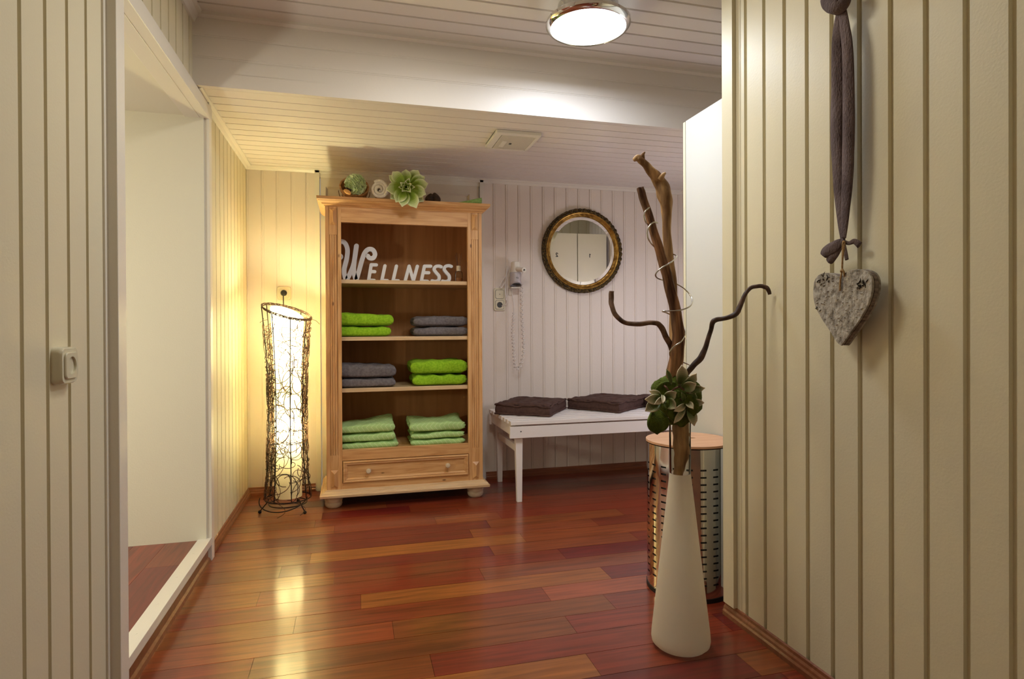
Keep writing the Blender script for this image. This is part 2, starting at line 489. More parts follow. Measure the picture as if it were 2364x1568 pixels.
boards(mb, (XR, 0, 0), Y, Z, neg(X), -1.8, 1.752, 0, ZH, .0922, .974, .013, .010)
mb.box(XR - .001, XR + .10, 1.745, 1.79, 0, ZH)
mb.box(XR - .016, XR, 1.768, 1.826, .0465, ZH); mb.box(XR, XR + .10, 1.768, 1.826, 0, ZH)          # corner board on the wall's end
struct(mb.build('wall_right', M['cream'], fix=False))
mb = MB()
boards(mb, (0, 1.80, 0), X, Z, Y, XR + .02, XRR + .1, 0, ZH, .0905, 1.3, .010, .005)
struct(mb.build('wall_alcove_front', M['cream'], fix=False))
mb = MB()
boards(mb, (XRR, 0, 0), Y, Z, neg(X), 1.76, YB + .05, 0, ZH, .0905, 1.80, .007, .005)
struct(mb.build('wall_alcove_right', M['cream_back'], fix=False))
mb = MB()
boards(mb, (0, -1.8, 0), X, Z, Y, XL - .05, XR + .05, 0, ZH, .0905, 0, .010, .005)
struct(mb.build('wall_front', M['cream'], fix=False))
# ceilings
mb = MB()
boards(mb, (0, 0, ZH), Y, X, neg(Z), -1.85, YBM, XL - .05, XR + 1.2, .0925, 2.302, .010, .008)
struct(mb.build('ceiling', M['ceil'], fix=False))
mb = MB()
boards(mb, (0, 0, ZL), Y, X, neg(Z), YBM + .02, YB + .05, XL - .05, XRR + .05, .086, 2.708, .005, .006)
mb.box(XL - .05, XRR + .05, YBM - .004, YBM + .022, ZL - .006, ZL + .05)
struct(mb.build('ceiling_low', M['ceil'], fix=False))
mb = MB()
boards(mb, (0, YBM, 0), Z, X, neg(Y), ZL, ZH + .05, XL - .05, XRR + .05, .088, ZL + .105, .004, .003, .006)
struct(mb.build('trim_beam_face', M['ceil'], fix=False))

def cove(pts, prof, m, name, close=False):
    """sweep a small moulding profile along straight runs; pts: (start, end, out-vector, down/up vector)"""
    mb = MB()
    for a, b, o, d in pts:
        a, b, o, d = V3(a), V3(b), V3(o), V3(d)
        vs = [p + o * q[0] + d * q[1] for p in (a, b) for q in prof]
        n = len(prof)
        mb.add(vs, [(i, (i + 1) % n, n + (i + 1) % n, n + i) for i in range(n)] + [tuple(range(n)), tuple(range(n, 2 * n))[::-1]])
    return struct(mb.build(name, m))
cp = [(0, 0), (.040, 0), (.038, .008), (.026, .013), (.014, .026), (.009, .040), (0, .042)]
cove([((XL, -1.8, ZH), (XL, YBM, ZH), X, neg(Z))], cp, M['trim'], 'trim_ceiling_high')
cove([((XL, YBM + .02, ZL), (XL, YB, ZL), X, neg(Z)), ((XL, YB, ZL), (XRR, YB, ZL), neg(Y), neg(Z)), ((XRR, YBM, ZL), (XRR, YB, ZL), neg(X), neg(Z)),
      ], [(0, 0), (.032, 0), (.030, .006), (.016, .012), (.008, .022), (0, .024)], M['trim'], 'trim_ceiling_low')
cove([((XL, YBM, ZH), (XRR, YBM, ZH), neg(Y), neg(Z))], [(0, 0), (.020, 0), (.018, .012), (.006, .02), (0, .02)], M['ceil'], 'trim_beam_top')
bp = [(0, 0), (.016, 0), (.016, .014), (.012, .020), (.011, .028), (.006, .034), (.005, .043), (0, .046)]
cove([((XL, 2.90, 0), (XL, YB, 0), X, Z)], bp, M['base'], 'baseboard_left')
cove([((XL, YB, 0), (-.235, YB, 0), neg(Y), Z), ((.85, YB, 0), (XRR, YB, 0), neg(Y), Z)], bp, M['base'], 'baseboard_back')
cove([((XR, -1.8, 0), (XR, 1.832, 0), neg(X), Z)], bp, M['base'], 'baseboard_right')
cove([((XL, -1.8, 0), (XL, 1.775, 0), X, Z)], bp, M['base'], 'baseboard_left_near')

# floor boards along x, each with its own tone
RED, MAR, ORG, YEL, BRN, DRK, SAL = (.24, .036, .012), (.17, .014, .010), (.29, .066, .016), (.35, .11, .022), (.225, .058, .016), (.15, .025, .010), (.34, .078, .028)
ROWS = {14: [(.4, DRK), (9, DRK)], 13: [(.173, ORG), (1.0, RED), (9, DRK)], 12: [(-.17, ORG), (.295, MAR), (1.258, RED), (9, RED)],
        11: [(-.2, BRN), (.552, RED), (1.5, RED)], 10: [(-.1, ORG), (.407, RED), (.75, ORG), (9, RED)], 9: [(.662, MAR), (1.4, ORG)],
        8: [(-.25, BRN), (.55, MAR), (1.2, ORG), (9, RED)], 7: [(-.19, ORG), (.779, YEL), (1.6, ORG)], 6: [(-.3, BRN), (.596, MAR), (1.3, ORG)],
        5: [(-.083, ORG), (.889, RED), (9, MAR)], 4: [(-.35, ORG), (.5, RED), (1.4, BRN)], 3: [(.019, RED), (.993, YEL), (9, MAR)],
        2: [(-.2, ORG), (.696, RED), (9, SAL)], 1: [(.121, ORG), (.9, BRN), (9, RED)], 0: [(-.3, RED), (.704, BRN), (9, RED)],
        -1: [(.22, ORG), (1.205, RED), (9, MAR)], -2: [(-.1, BRN), (.684, YEL), (9, RED)], -3: [(.3, RED), (1.128, MAR), (9, ORG)]}
mb = MB()
for r in range(-30, 17):
    y0 = 1.84 + .122 * r; y1 = y0 + .122
    segs = list(ROWS.get(r, []))
    if not segs:
        x = XL - random.random()
        while x < 2.4: x += .6 + random.random() * .7; segs.append((x, random.choice((RED, ORG, BRN, MAR, RED))))
    x0 = -.66
    x_end = 2.40 if y1 > 1.7 else 1.36
    for x1, c in segs:
        x1 = min(x1, x_end)
        if x1 <= x0: continue
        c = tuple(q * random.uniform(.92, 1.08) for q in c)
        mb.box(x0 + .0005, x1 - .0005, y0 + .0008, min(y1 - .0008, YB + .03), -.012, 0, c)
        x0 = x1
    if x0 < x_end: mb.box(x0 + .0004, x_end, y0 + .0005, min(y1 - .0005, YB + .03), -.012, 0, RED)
mb.box(-.66, 2.42, -1.84, YB + .04, -.06, -.0125, (.02, .008, .005))
struct(mb.build('floor', M['floor'], fix=False, origin=(0, 0, 0)))

# side room behind the opening
ZN, YN = .096, 2.83
struct(B(-2.2, XL + .004, YN, YN + .05, 0, 2.05).build('wall_niche_back', M['plaster']))
struct(B(-2.25, -2.2, .6, YN + .05, 0, 2.05).build('wall_niche_left', M['plaster']))
struct(B(-2.2, XL - .045, .6, .65, 0, 2.05).build('wall_niche_front', M['plaster']))
struct(B(-2.2, XL - .044, .6, YN, 1.922, 1.985).build('ceiling_niche', M['plaster']))
mb = MB()
yy = XL - .0305
k = 0
while yy > -2.2:
    y0 = .6
    while y0 < YN:
        L = .5 + random.random() * .7
        c = random.choice((RED, BRN, RED, MAR)); c = tuple(q * random.uniform(.9, 1.1) for q in c)
        mb.box(yy - .1215, yy - .0005, y0, min(y0 + L - .0008, YN), ZN - .012, ZN, c); y0 += L
    yy -= .122
mb.box(-2.2, XL - .02, .6, YN, 0, ZN - .013, (.02, .01, .006))
struct(mb.build('floor_niche', M['floor_side'], fix=False))
mb = B(XL - .030, XL + .022, 1.83, 2.842, ZN - .012, ZN + .004)
mb.box(XL + .010, XL + .022, 1.83, 2.842, ZN - .028, ZN - .010)
for q in (2.0, 2.2, 2.42, 2.66): mb.lathe([(0, .0052), (.003, .0052), (.004, .004)], 8, (XL - .006, q, ZN))
struct(mb.build('trim_step_nosing', M['trim'], bev=.002))
mb = B(XL - .02, XL + .008, 1.83, 2.845, 0, ZN - .012)
mb.prism([(XL + .008, 0), (XL + .02, 0), (XL + .016, .012), (XL + .008, .018)], 'y', 1.83, 2.845)
struct(mb.build('trim_step_riser', M['base']))
# casing round the opening
def casing(mb, y0, y1, z0, z1):
    mb.box(XL - .01, XL + .024, y0, y1, z0, z1)
mb = MB()
mb.box(XL - .012, XL + .030, 1.775, 1.833, 0, 1.99); mb.box(XL - .01, XL + .006, 1.762, 1.78, 0, 1.99)
mb.box(XL - .012, XL + .024, 2.842, 2.888, 0, 1.99); mb.box(XL - .012, XL + .014, 2.885, 2.902, 0, 1.99)
mb.box(XL - .012, XL + .026, 1.80, 2.888, 1.918, 1.975); mb.box(XL - .012, XL + .018, 1.775, 2.902, 1.97, 1.99)
mb.box(XL - .07, XL - .01, 1.80, 2.84, 1.916, 1.93)
mb.box(XL - .045, XL - .008, 1.80, 1.828, 0, 1.93)
struct(mb.build('door_2', M['trim'], bev=.002))

# door in the back wall, mostly behind the cabinet
mb = MB()
mb.box(-.228, -.200, YB - .022, YB + .03, 0, 2.0); mb.box(.812, .838, YB - .022, YB + .03, 0, 2.0); mb.box(-.228, .838, YB - .022, YB + .03, 1.975, 2.0)
mb.box(-.228, .838, YB - .012, YB + .03, 1.95, 1.98)
d1 = struct(mb.build('door_1', M['trim'], bev=.002))
mb = MB(); y = YB - .010
x0, x1, z0, z1 = -.196, .808, .01, 1.962; a0, a1, b0, b1 = -.165, .745, .15, 1.895
mb.box(x0, a0, y, YB + .03, z0, z1); mb.box(a1, x1, y, YB + .03, z0, z1); mb.box(a0, a1, y, YB + .03, z0, b0); mb.box(a0, a1, y, YB + .03, b1, z1)
mb.box(a0, a1, y + .012, YB + .03, b0, b1)
q = .012
mb.add([(a0, y, b0), (a1, y, b0), (a1, y, b1), (a0, y, b1), (a0 + q, y + .011, b0 + q), (a1 - q, y + .011, b0 + q), (a1 - q, y + .011, b1 - q), (a0 + q, y + .011, b1 - q)],
       [(0, 1, 5, 4), (1, 2, 6, 5), (2, 3, 7, 6), (3, 0, 4, 7)])
o = mb.build('door_leaf', M['doorpaint'], d1, fix=False)

# ------------------------------------------------------------------ sockets
def rrect(cx, cz, w_, h_, r, n=5):
    p = []
    for sx, sz, a0 in ((1, 1, 0), (-1, 1, PI / 2), (-1, -1, PI), (1, -1, 3 * PI / 2)):
        for k in range(n + 1):
            a = a0 + PI / 2 * k / n
            p.append((cx + sx * (w_ / 2 - r) + r * math.cos(a), cz + sz * (h_ / 2 - r) + r * math.sin(a)))
    return p
def plate_mesh(mb, P, layers):
    """layers: list of (polygon, height); consecutive rings are bridged, first ring at the wall"""
    n = len(layers[0][0]); vs = []
    for poly, h in layers: vs += [P(a, b, h) for a, b in poly]
    fs = []
    for k in range(len(layers) - 1):
        for i in range(n): j = (i + 1) % n; fs.append((k * n + i, k * n + j, (k + 1) * n + j, (k + 1) * n + i))
    fs.append(tuple(range((len(layers) - 1) * n, len(layers) * n)))
    mb.add(vs, fs)
def socket(name, label, cat, loc, P, m, h0=.012, S=.081, tilt=0):
    t = thing(name, label, cat, loc)
    mb = MB()
    plate_mesh(mb, P, [(rrect(0, 0, S, S, .012), 0), (rrect(0, 0, S, S, .014), h0 * .7), (rrect(0, 0, S - .007, S - .007, .013), h0)])
    mb.build('frame', m, t, smooth=True)
    mb = MB(); n = 24
    def circ(r): return [(r * math.cos(2 * PI * k / n + PI / 4), r * math.sin(2 * PI * k / n + PI / 4)) for k in range(n)]
    sq = rrect(0, 0, .058, .058, .011)
    sq2 = rrect(0, 0, .055, .055, .010)
    plate_mesh(mb, P, [(sq, h0 - .002), (sq, h0 + .003), (sq2, h0 + .0045), (circ(.0195), h0 + .0045), (circ(.0185), max(.001, h0 - .018))])
    mb.build('insert', m, t, smooth=True, label=None)
    mb = MB()
    for sx in (-.0095, .0095): plate_mesh(mb, P, [([(sx + .0026 * a, .0026 * b) for a, b in circ(1)], max(.001, h0 - .018) + .0002), ([(sx + .0022 * a, .0022 * b) for a, b in circ(1)], max(.001, h0 - .018) + .0006)])
    mb.build('pin_hole', M['black'], t)
    return t
c = V3((XL, 1.523, .925))
socket('power_socket', 'cream surface-mounted power socket on the boarded wall beside the camera, left of the opening', 'socket', c,
       lambda a, b, h: (XL + h, c.y + a, c.z + b), M['plastic_c'], .020)
# lamp socket
c2 = V3((-.413, YB, 1.228))
sk = socket('power_socket', 'white power socket on the back wall above the wire floor lamp, black plug in it', 'socket', c2,
       lambda a, b, h: (c2.x + a, YB - h, c2.z + b), M['plastic_c'])
# double socket beside the dryer
c3 = V3((.947, YB, 1.200))
t = thing('double_socket', 'white double wall socket below left of the hair dryer', 'socket', c3)
P = lambda a, b, h: (c3.x + a, YB - h, c3.z + b)
mb = MB(); plate_mesh(mb, P, [(rrect(0, 0, .079, .152, .012), 0), (rrect(0, 0, .079, .152, .014), .007), (rrect(0, 0, .073, .146, .013), .010)])
mb.build('frame', M['plastic_c'], t, smooth=True)
for dz, kind in ((.035, 0), (-.036, 1)):
    mb = MB()
    plate_mesh(mb, P, [(([(a, b + dz) for a, b in rrect(0, 0, .060, .060, .011)]), .0101), ([(a, b + dz) for a, b in rrect(0, 0, .060, .060, .011)], .0108)])
    mb.build('gap_line', M['grey'], t)
    mb = MB()
    sq = [(a, b + dz) for a, b in rrect(0, 0, .056, .056, .010)]
    if kind: 
        ci = lambda r: [(r * math.cos(2 * PI * k / 24 + PI / 4), dz + r * math.sin(2 * PI * k / 24 + PI / 4)) for k in range(24)]
        plate_mesh(mb, P, [(sq, .010), (sq, .013), (ci(.0195), .013), (ci(.0185), .003)])
    else: plate_mesh(mb, P, [(sq, .010), (sq, .013)])
    mb.build('insert', M['plastic_c'], t, smooth=True)
    mb = MB()
    for q, w_ in (((-.0095, 0), (.0095, 0), (0, .017), (0, -.017)), (.0028,)) if False else []: pass
    for qx, qz in (((-.0095, 0), (.0095, 0), (0, .016), (0, -.016)) if kind else ((0, 0),)):
        mb.lathe([(0, .0008), (.0028, .0008), (.0028, 0)], 10, P(qx, qz + dz, .0032 if kind else .013), Matrix.Rotation(PI / 2, 4, 'X').to_3x3())
    mb.build('pin_hole', M['black'], t)

# ------------------------------------------------------------------ ceiling lamp and fan grille
lc = V3((.91, 2.232, ZH))
t = thing('ceiling_lamp', 'round flush ceiling lamp, lit white disc in a chrome ring', 'lamp', lc)
MB().lathe([(.120, 0), (.120, -.045), (.128, -.06), (.145, -.062)], 64, lc).build('body', M['chrome2'], t, smooth=True)
MB().lathe([(.149, -.060), (.160, -.060), (.168, -.068), (.168, -.080), (.160, -.089), (.150, -.092), (.147, -.086), (.149, -.060)], 96, lc).build('chrome_ring', M['chrome'], t, smooth=True)
MB().lathe([(.1495, -.085), (.13, -.092), (.09, -.098), (.04, -.101), (.0005, -.102)], 96, lc).build('diffuser', M['diffuser'], t, smooth='all')
lm = light('ceiling_lamp_light', 'AREA', (lc.x, lc.y, ZH - .125), 7.5, (.82, .89, 1), .28)
lm.data.shape = 'DISK'

g = [at_z(u, v, ZL - .012) for u, v in ((1147, 298), (1254, 306), (1218, 346), (1122, 336))]
vx0, vx1, vy0, vy1 = .695, .93, 2.905, 3.185
t = thing('fan_grille', 'square white ventilation grille on the low ceiling', 'vent', ((vx0 + vx1) / 2, (vy0 + vy1) / 2, ZL))
mb = MB()
z0, z1 = ZL - .018, ZL
mb.box(vx0, vx1, vy0, vy0 + .030, z0, z1); mb.box(vx0, vx1, vy1 - .022, vy1, z0, z1); mb.box(vx0, vx0 + .034, vy0 + .03, vy1 - .022, z0, z1); mb.box(vx1 - .018, vx1, vy0 + .03, vy1 - .022, z0, z1)
mb.build('frame', M['plastic'], t, bev=.003)
mb = MB(); xx = vx0 + .038
while xx < vx1 - .020: mb.box(xx, xx + .0026, vy0 + .028, vy1 - .02, z0 + .001, z0 + .008); xx += .0048
mb.build('louvre', M['plastic'], t)
B(vx0 + .03, vx1 - .015, vy0 + .025, vy1 - .018, ZL - .006, ZL - .002).build('backing', M['grey'], t)
mb = B(.80, .812, 3.06, 3.075, z0 - .001, z0 + .001); mb.build('badge', M['black'], t)
B(vx0 + .060, vx0 + .085, 3.03, 3.13, z0 - .0006, z0 + .001).build('rating_label', M['plastic'], t)

# ------------------------------------------------------------------ lockers on the right
lx0, lx1, ly0, ly1, lz = 1.418, 2.30, 1.86, 2.352, 1.913
t = thing('locker_cabinet', 'tall white locker cupboard behind the end of the right wall', 'cabinet', ((lx0 + lx1) / 2, (ly0 + ly1) / 2, 0))
mb = MB()
mb.box(lx0, lx0 + .018, ly0, ly1, 0, lz); mb.box(lx1 - .018, lx1, ly0, ly1, 0, lz); mb.box(lx0 + .018, lx1 - .018, ly0, ly1, lz - .018, lz)
mb.box(lx0 + .018, lx1 - .018, ly0, ly0 + .012, 0, lz - .018); mb.box(lx0 + .018, lx1 - .018, ly0 + .012, ly1, .0, .06); mb.box(lx0 + .018, lx1 - .018, ly0 + .012, ly1 - .01, .95, .965)
for q in (1.712, 2.006): mb.box(q - .008, q + .008, ly0 + .012, ly1 - .01, .06, lz - .018)
mb.build('body', M['white'], t)
cols = [(lx0, 1.709), (1.715, 2.003), (2.009, lx1)]
for i, (a, b) in enumerate(cols):
    for lo, hi in ((.03, .952), (.958, lz)):
        dr = B(a + .001, b - .001, ly1 + .007, ly1 + .025, lo, hi).build('door', M['edge'], t, bev=.001)
        n = V3(((b + a) / 2, ly1 + .025, 0))
        hz = .966 if lo > .5 else .86
        MB().box(b - .036, b - .020, ly1 + .025, ly1 + .045, hz, hz + .08).build('handle', M['chrome2'], dr)
def digit(mb, ch, cx, cz, h, y0, y1):
    # seen from the far side, so x runs to the left
    P = lambda a, b, d: (cx - a * h, d, cz + b * h)
    if ch == '1': pts = [[(-.15, .28), (.06, .5), (.06, -.5)]]
    else: pts = [smoothpath([(-.25, .25), (-.1, .48), (.18, .45), (.25, .2), (0, -.15), (-.25, -.45)], 4), [(-.25, -.46), (.28, -.46)]]
    strokes(mb, pts, .2, P, y0, y1)
for ch, cx in (('2', 1.80), ('1', 2.13)):
    mb = MB(); digit(mb, ch, cx, 1.705, .034, ly1 + .0255, ly1 + .0265)
    mb.build('door_number', M['num'], t)

# ------------------------------------------------------------------ mirror
mc = V3((1.537, YB - .012, 1.541))
Rm = Matrix.Rotation(math.radians(90), 3, 'X')
Rz = Matrix.Rotation(math.radians(MIR_YAW := -1.3), 3, 'Z')
t = thing('wall_mirror', 'round wall mirror in a carved antique gilt frame', 'mirror', mc)
def ring(prof, n=160, orn=None):
    mb = MB(); m = len(prof)
    def fn(a, b):
        r, h = prof[min(int(round(b * (m - 1))), m - 1)]
        if orn:
            k = orn(a, b); h += k; r += k * .3
        an = 2 * PI * a
        return mc + Rz @ V3((r * math.cos(an), -h, r * math.sin(an)))
    mb.grid(fn, n, m, closeu=True); return mb
def pr(pts, k=5): return smoothpath(pts, k)
ring(pr([(.235, .010), (.240, .016), (.246, .015), (.252, .021), (.258, .026), (.264, .028), (.268, .024)]), 200,
     lambda a, b: .0025 * max(0, math.sin(a * 2 * PI * 42)) * (1 if .1 < b < .45 else 0)).build('gilt_inner_ring', M['gold'], t, smooth='all')
def carve(a, b):
    return .008 * abs(math.sin(a * 2 * PI * 26)) * abs(math.sin(PI * b * 2.2)) + .005 * noise.noise(V3((math.cos(a * 2 * PI) * 20, math.sin(a * 2 * PI) * 20, b * 8)))
ring(pr([(.262, .020), (.270, .024), (.279, .023), (.287, .018), (.292, .008), (.292, -.008)], 4), 420, carve).build('carved_outer_ring', M['golddark'], t, smooth='all')
mb = MB(); n = 96
rings = [(0, .0115), (.215, .0115), (.236, .0095)]
vs = [mc + Rz @ V3((0, -.0115, 0))]
for r, h in rings[1:]: vs += [mc + Rz @ V3((r * math.cos(2 * PI * k / n), -h, r * math.sin(2 * PI * k / n))) for k in range(n)]
mb.add(vs, [(0, 1 + k, 1 + (k + 1) % n) for k in range(n)] + [(1 + k, 1 + n + k, 1 + n + (k + 1) % n, 1 + (k + 1) % n) for k in range(n)])
mb.build('mirror_glass', M['mirror'], t)
mb = MB()
mb.lathe([(0, -.004), (.285, -.004), (.285, .004), (0, .004)], 64, mc + V3((0, .001, 0)), Rz @ Rm); mb.build('backing', M['pod'], t)

# ------------------------------------------------------------------ pine cabinet
cx0, cx1, cy0, cy1 = -.151, .735, 3.47, 3.875
ox0, ox1, oz0, oz1 = -.066, .650, .329, 1.603
cab = thing('open_cabinet', 'pine cabinet with open shelves, one drawer and bun feet', 'cabinet', ((cx0 + cx1) / 2, (cy0 + cy1) / 2, 0))
for x0, x1, s in ((cx0, ox0, 1), (ox1, cx1, -1)):
    mb = B(x0, x1, cy0 + .004, cy0 + .024, .106, 1.70)
    # fluted face: thin raised ribs between grooves
    m0 = (x0 + x1) / 2
    mb.box(x0, m0 - .0215, cy0, cy0 + .004, .106, 1.70); mb.box(m0 + .0215, x1, cy0, cy0 + .004, .106, 1.70)
    mb.box(m0 - .0215, m0 + .0215, cy0, cy0 + .004, .106, .30); mb.box(m0 - .0215, m0 + .0215, cy0, cy0 + .004, 1.53, 1.70)
    for q in (-.0175, -.0055, .0065): mb.box(m0 + q, m0 + q + .009, cy0, cy0 + .004, .30, 1.53)
    st = mb.build('stile', M['pine'], cab, bev=.0012)
    for z0, z1 in ((.118, .218), (1.585, 1.678)):
        mb = MB(); a, b = m0 - .020, m0 + .020; ins = .020
        mb.add([(a, cy0, z0), (b, cy0, z0), (b, cy0, z1), (a, cy0, z1), (m0, cy0 - .014, z0 + ins), (m0, cy0 - .014, z1 - ins)],
               [(0, 1, 4), (1, 2, 5, 4), (2, 3, 5), (3, 0, 4, 5)])
        mb.build('faceted_block', M['pine'], st)
for x0 in (cx0, cx1 - .018): B(x0, x0 + .018, cy0 + .024, cy1, .09, 1.70).build('side_panel', M['pine'], cab)
B(ox0, ox1, cy0, cy0 + .022, oz1, 1.70).build('top_rail', M['pine_x'], cab, bev=.001)
B(ox0, ox1, cy0, cy0 + .022, .268, oz0).build('middle_rail', M['pine_x'], cab, bev=.001)
B(ox0, ox1, cy0, cy0 + .022, .106, .142).build('bottom_rail', M['pine_x'], cab, bev=.001)
B(cx0 + .018, cx1 - .018, cy1 - .008, cy1, .09, 1.70).build('back_panel', M['pine_back'], cab)
B(cx0 + .018, cx1 - .018, cy0 + .024, cy1 - .008, 1.68, 1.70).build('top_panel', M['pine_x'], cab)
SH = [1.285, .961, .669]
for z in SH: B(cx0 + .019, cx1 - .019, cy0 + .028, cy1 - .009, z - .022, z).build('shelf', M['pine_pale'], cab, bev=.002)
B(cx0 + .018, cx1 - .018, cy0 + .024, cy1 - .009, .300, .318).build('shelf', M['pine_x'], cab)
dr_y = cy0 - .002
x0, x1, z0, z1 = ox0 + .003, ox1 - .003, .145, .265
mb = MB()
mb.box(x0, x1, dr_y + .004, dr_y + .022, z0, z1)
def frame_mould(mb, x0, x1, z0, z1, prof, y):
    """picture-frame moulding; prof: (inset, height toward the viewer)"""
    for k in range(len(prof) - 1):
        (i0, h0), (i1, h1) = prof[k], prof[k + 1]
        a = [(x0 + i0, y - h0, z0 + i0), (x1 - i0, y - h0, z0 + i0), (x1 - i0, y - h0, z1 - i0), (x0 + i0, y - h0, z1 - i0)]
        b = [(x0 + i1, y - h1, z0 + i1), (x1 - i1, y - h1, z0 + i1), (x1 - i1, y - h1, z1 - i1), (x0 + i1, y - h1, z1 - i1)]
        mb.add(a + b, [(i, (i + 1) % 4, 4 + (i + 1) % 4, 4 + i) for i in range(4)])
frame_mould(mb, x0, x1, z0, z1, [(0, -.006), (0, .006), (.004, .010), (.009, .010), (.013, .005), (.017, .007), (.022, .002), (.026, -.003)], dr_y)
drawer = mb.build('drawer', M['pine_x'], cab, fix=False)
B(x0 - .002, x1 + .002, dr_y + .016, dr_y + .03, z0 - .003, z1 + .003).build('gap_shadow_board', M['dark'], cab)
for kx in (.075, .523):
    MB().lathe([(.006, 0), (.006, .010), (.0125, .016), (.0145, .023), (.011, .031), (0, .034)], 20, (kx, dr_y + .003, .207 + (.003 if kx > .3 else 0)), Matrix.Rotation(PI / 2, 3, 'X')).build('knob', M['birchfoot'], drawer, smooth=True)
def moulding(name, prof, m):
    """prof: (outset, z) swept round front and sides"""
    mb = MB()
    for k in range(len(prof) - 1):
        (o0, za), (o1, zb) = prof[k], prof[k + 1]
        def rg(o, z): return [(cx0 - o, cy1, z), (cx0 - o, cy0 - o, z), (cx1 + o, cy0 - o, z), (cx1 + o, cy1, z)]
        mb.add(rg(o0, za) + rg(o1, zb), [(0, 1, 5, 4), (1, 2, 6, 5), (2, 3, 7, 6), (3, 0, 4, 7)])
    o = prof[0][0]; o2 = prof[-1][0]; z = prof[0][1]; z2 = prof[-1][1]
    mb.add([(cx0 - o, cy1, z), (cx0 - o, cy0 - o, z), (cx1 + o, cy0 - o, z), (cx1 + o, cy1, z)], [(0, 1, 2, 3)])
    mb.add([(cx0 - o2, cy1, z2), (cx0 - o2, cy0 - o2, z2), (cx1 + o2, cy0 - o2, z2), (cx1 + o2, cy1, z2)], [(3, 2, 1, 0)])
    return mb.build(name, m, cab)
moulding('crown_moulding', [(.004, 1.688), (.006, 1.693), (.016, 1.697), (.020, 1.704), (.034, 1.712), (.036, 1.716), (.042, 1.720), (.044, 1.736)], M['pine_x'])
moulding('base_moulding', [(.034, .072), (.036, .084), (.028, .088), (.024, .096), (.010, .102), (.008, .108), (0, .110)], M['pine_pale'])
for fx in (cx0 + .035, cx1 - .035):
    for fy in (cy0 + .055, cy1 - .055):
        MB().lathe([(0, 0), (.034, 0), (.044, .008), (.048, .020), (.047, .030), (.0455, .032), (.047, .034), (.050, .046), (.048, .060), (.040, .072), (0, .072)], 36, (fx, fy, 0)).build('bun_foot', M['birchfoot'], cab, smooth=True)

# ------------------------------------------------------------------ towels
def towel(cx, z0, wd, h, dp, m, label, group, folds=2, end=0, seed=0, tiltz=0., lift=None, yf=3.52, tip=0):
    """folded towel lying on a shelf: rounded front fold, layered open end (end = -1 left, 1 right)"""
    mb = MB(); rnd = random.Random(seed)
    ny = 26; nx = 30; cy = yf + dp / 2
    ph = rnd.random() * 6
    def sect(t):
        # closed superellipse loop in the y-z plane
        a = 2 * PI * t
        ca, sa = math.cos(a), math.sin(a); e = .42
        return math.copysign(abs(ca) ** e, ca), math.copysign(abs(sa) ** e, sa)
    def fn(a, b):
        s = a * 2 - 1                            # along x
        y_, z_ = sect(b)
        edge = (1 - abs(s) ** 14) ** .5 if abs(s) < 1 else 0
        edge = max(edge, .72)
        x = cx + s * wd / 2
        z = z_ * h / 2 * (1 if abs(s) < .93 else (.90 if abs(s) < .99 else .78))
        y = y_ * dp / 2 * (1 if abs(s) < .93 else .97)
        x += s * .006 * math.cos(z_ * 2.0)
        if end and s * end > .55:                # sunk seams between the folds at the open end
            k = (s * end - .55) / .45
            x -= end * k * .010 * (.5 + .5 * math.cos((z_ + 1) * PI * folds)) * 1.0
        n_ = noise.noise(V3((x * 9 + ph, y * 9, z * 22 + ph)))
        z -= .009 * abs(noise.noise(V3((x * 11, y * 8 + ph, ph)))) * (1 + z_)
        y += .007 * n_
        z += tiltz * s * (.5 + .5 * z_)
        if lift: z += lift(s, y_) * (.5 + .5 * z_)
        return (x, cy + y, z0 + h / 2 + z)
    mb.grid(fn, nx, 40, closev=True)
    # end caps drawn in toward the middle with spiral creases
    for s in (-1, 1):
        def cap(a, b, s=s):
            p = V3(fn(0 if s < 0 else 1, b)); c = V3((p.x, cy, z0 + h / 2 + (tiltz * s if z0 else 0) * .5))
            q = c.lerp(p, 1 - a)
            q.x += s * .005 * math.sin(a * PI * 3) * (1 if end == s else .4)
            return q
        mb.grid(cap, 8, 40, closev=True)
    o = mb.build('folded_towel', m, smooth='all')
    tag(o, label, 'towel', group); return o
gl, gg, gs = 'lime green towels in the cabinet', 'grey towels in the cabinet', 'sage green towels on the lowest shelf'
z = SH[1]
towel(.052, z + .001, .300, .062, .25, M['lime'], 'lime green folded towel at the left of the second shelf, lower one', gl, 2, -1, 1, yf=3.515)
towel(.058, z + .062, .318, .076, .26, M['lime'], 'lime green folded towel at the left of the second shelf, upper one', gl, 2, -1, 2, -.006, yf=3.51)
towel(.502, z + .001, .315, .058, .25, M['greyt'], 'grey folded towel at the right of the second shelf, lower one', gg, 2, 1, 3, yf=3.52)
towel(.502, z + .058, .315, .064, .25, M['greyt'], 'grey folded towel at the right of the second shelf, upper one', gg, 2, 1, 4, yf=3.52)
z = SH[2]
towel(.072, z + .001, .308, .056, .26, M['greyt'], 'grey folded towel at the left of the third shelf, lower one', gg, 2, -1, 5, yf=3.515)
towel(.070, z + .056, .320, .080, .26, M['greyt'], 'grey folded towel at the left of the third shelf, upper one', gg, 2, -1, 6, -.008, yf=3.51)
towel(.492, z + .001, .310, .070, .26, M['lime'], 'lime green folded towel at the right of the third shelf, lower one', gl, 3, 1, 7, yf=3.515)
towel(.488, z + .069, .325, .085, .27, M['lime'], 'lime green folded towel at the right of the third shelf, upper one', gl, 3, 1, 8, yf=3.51)
z = .318
towel(.080, z + .001, .320, .040, .25, M['sage'], 'sage green patterned towel at the bottom of the left stack on the lowest shelf', gs, 1, -1, 9, .003, yf=3.51)
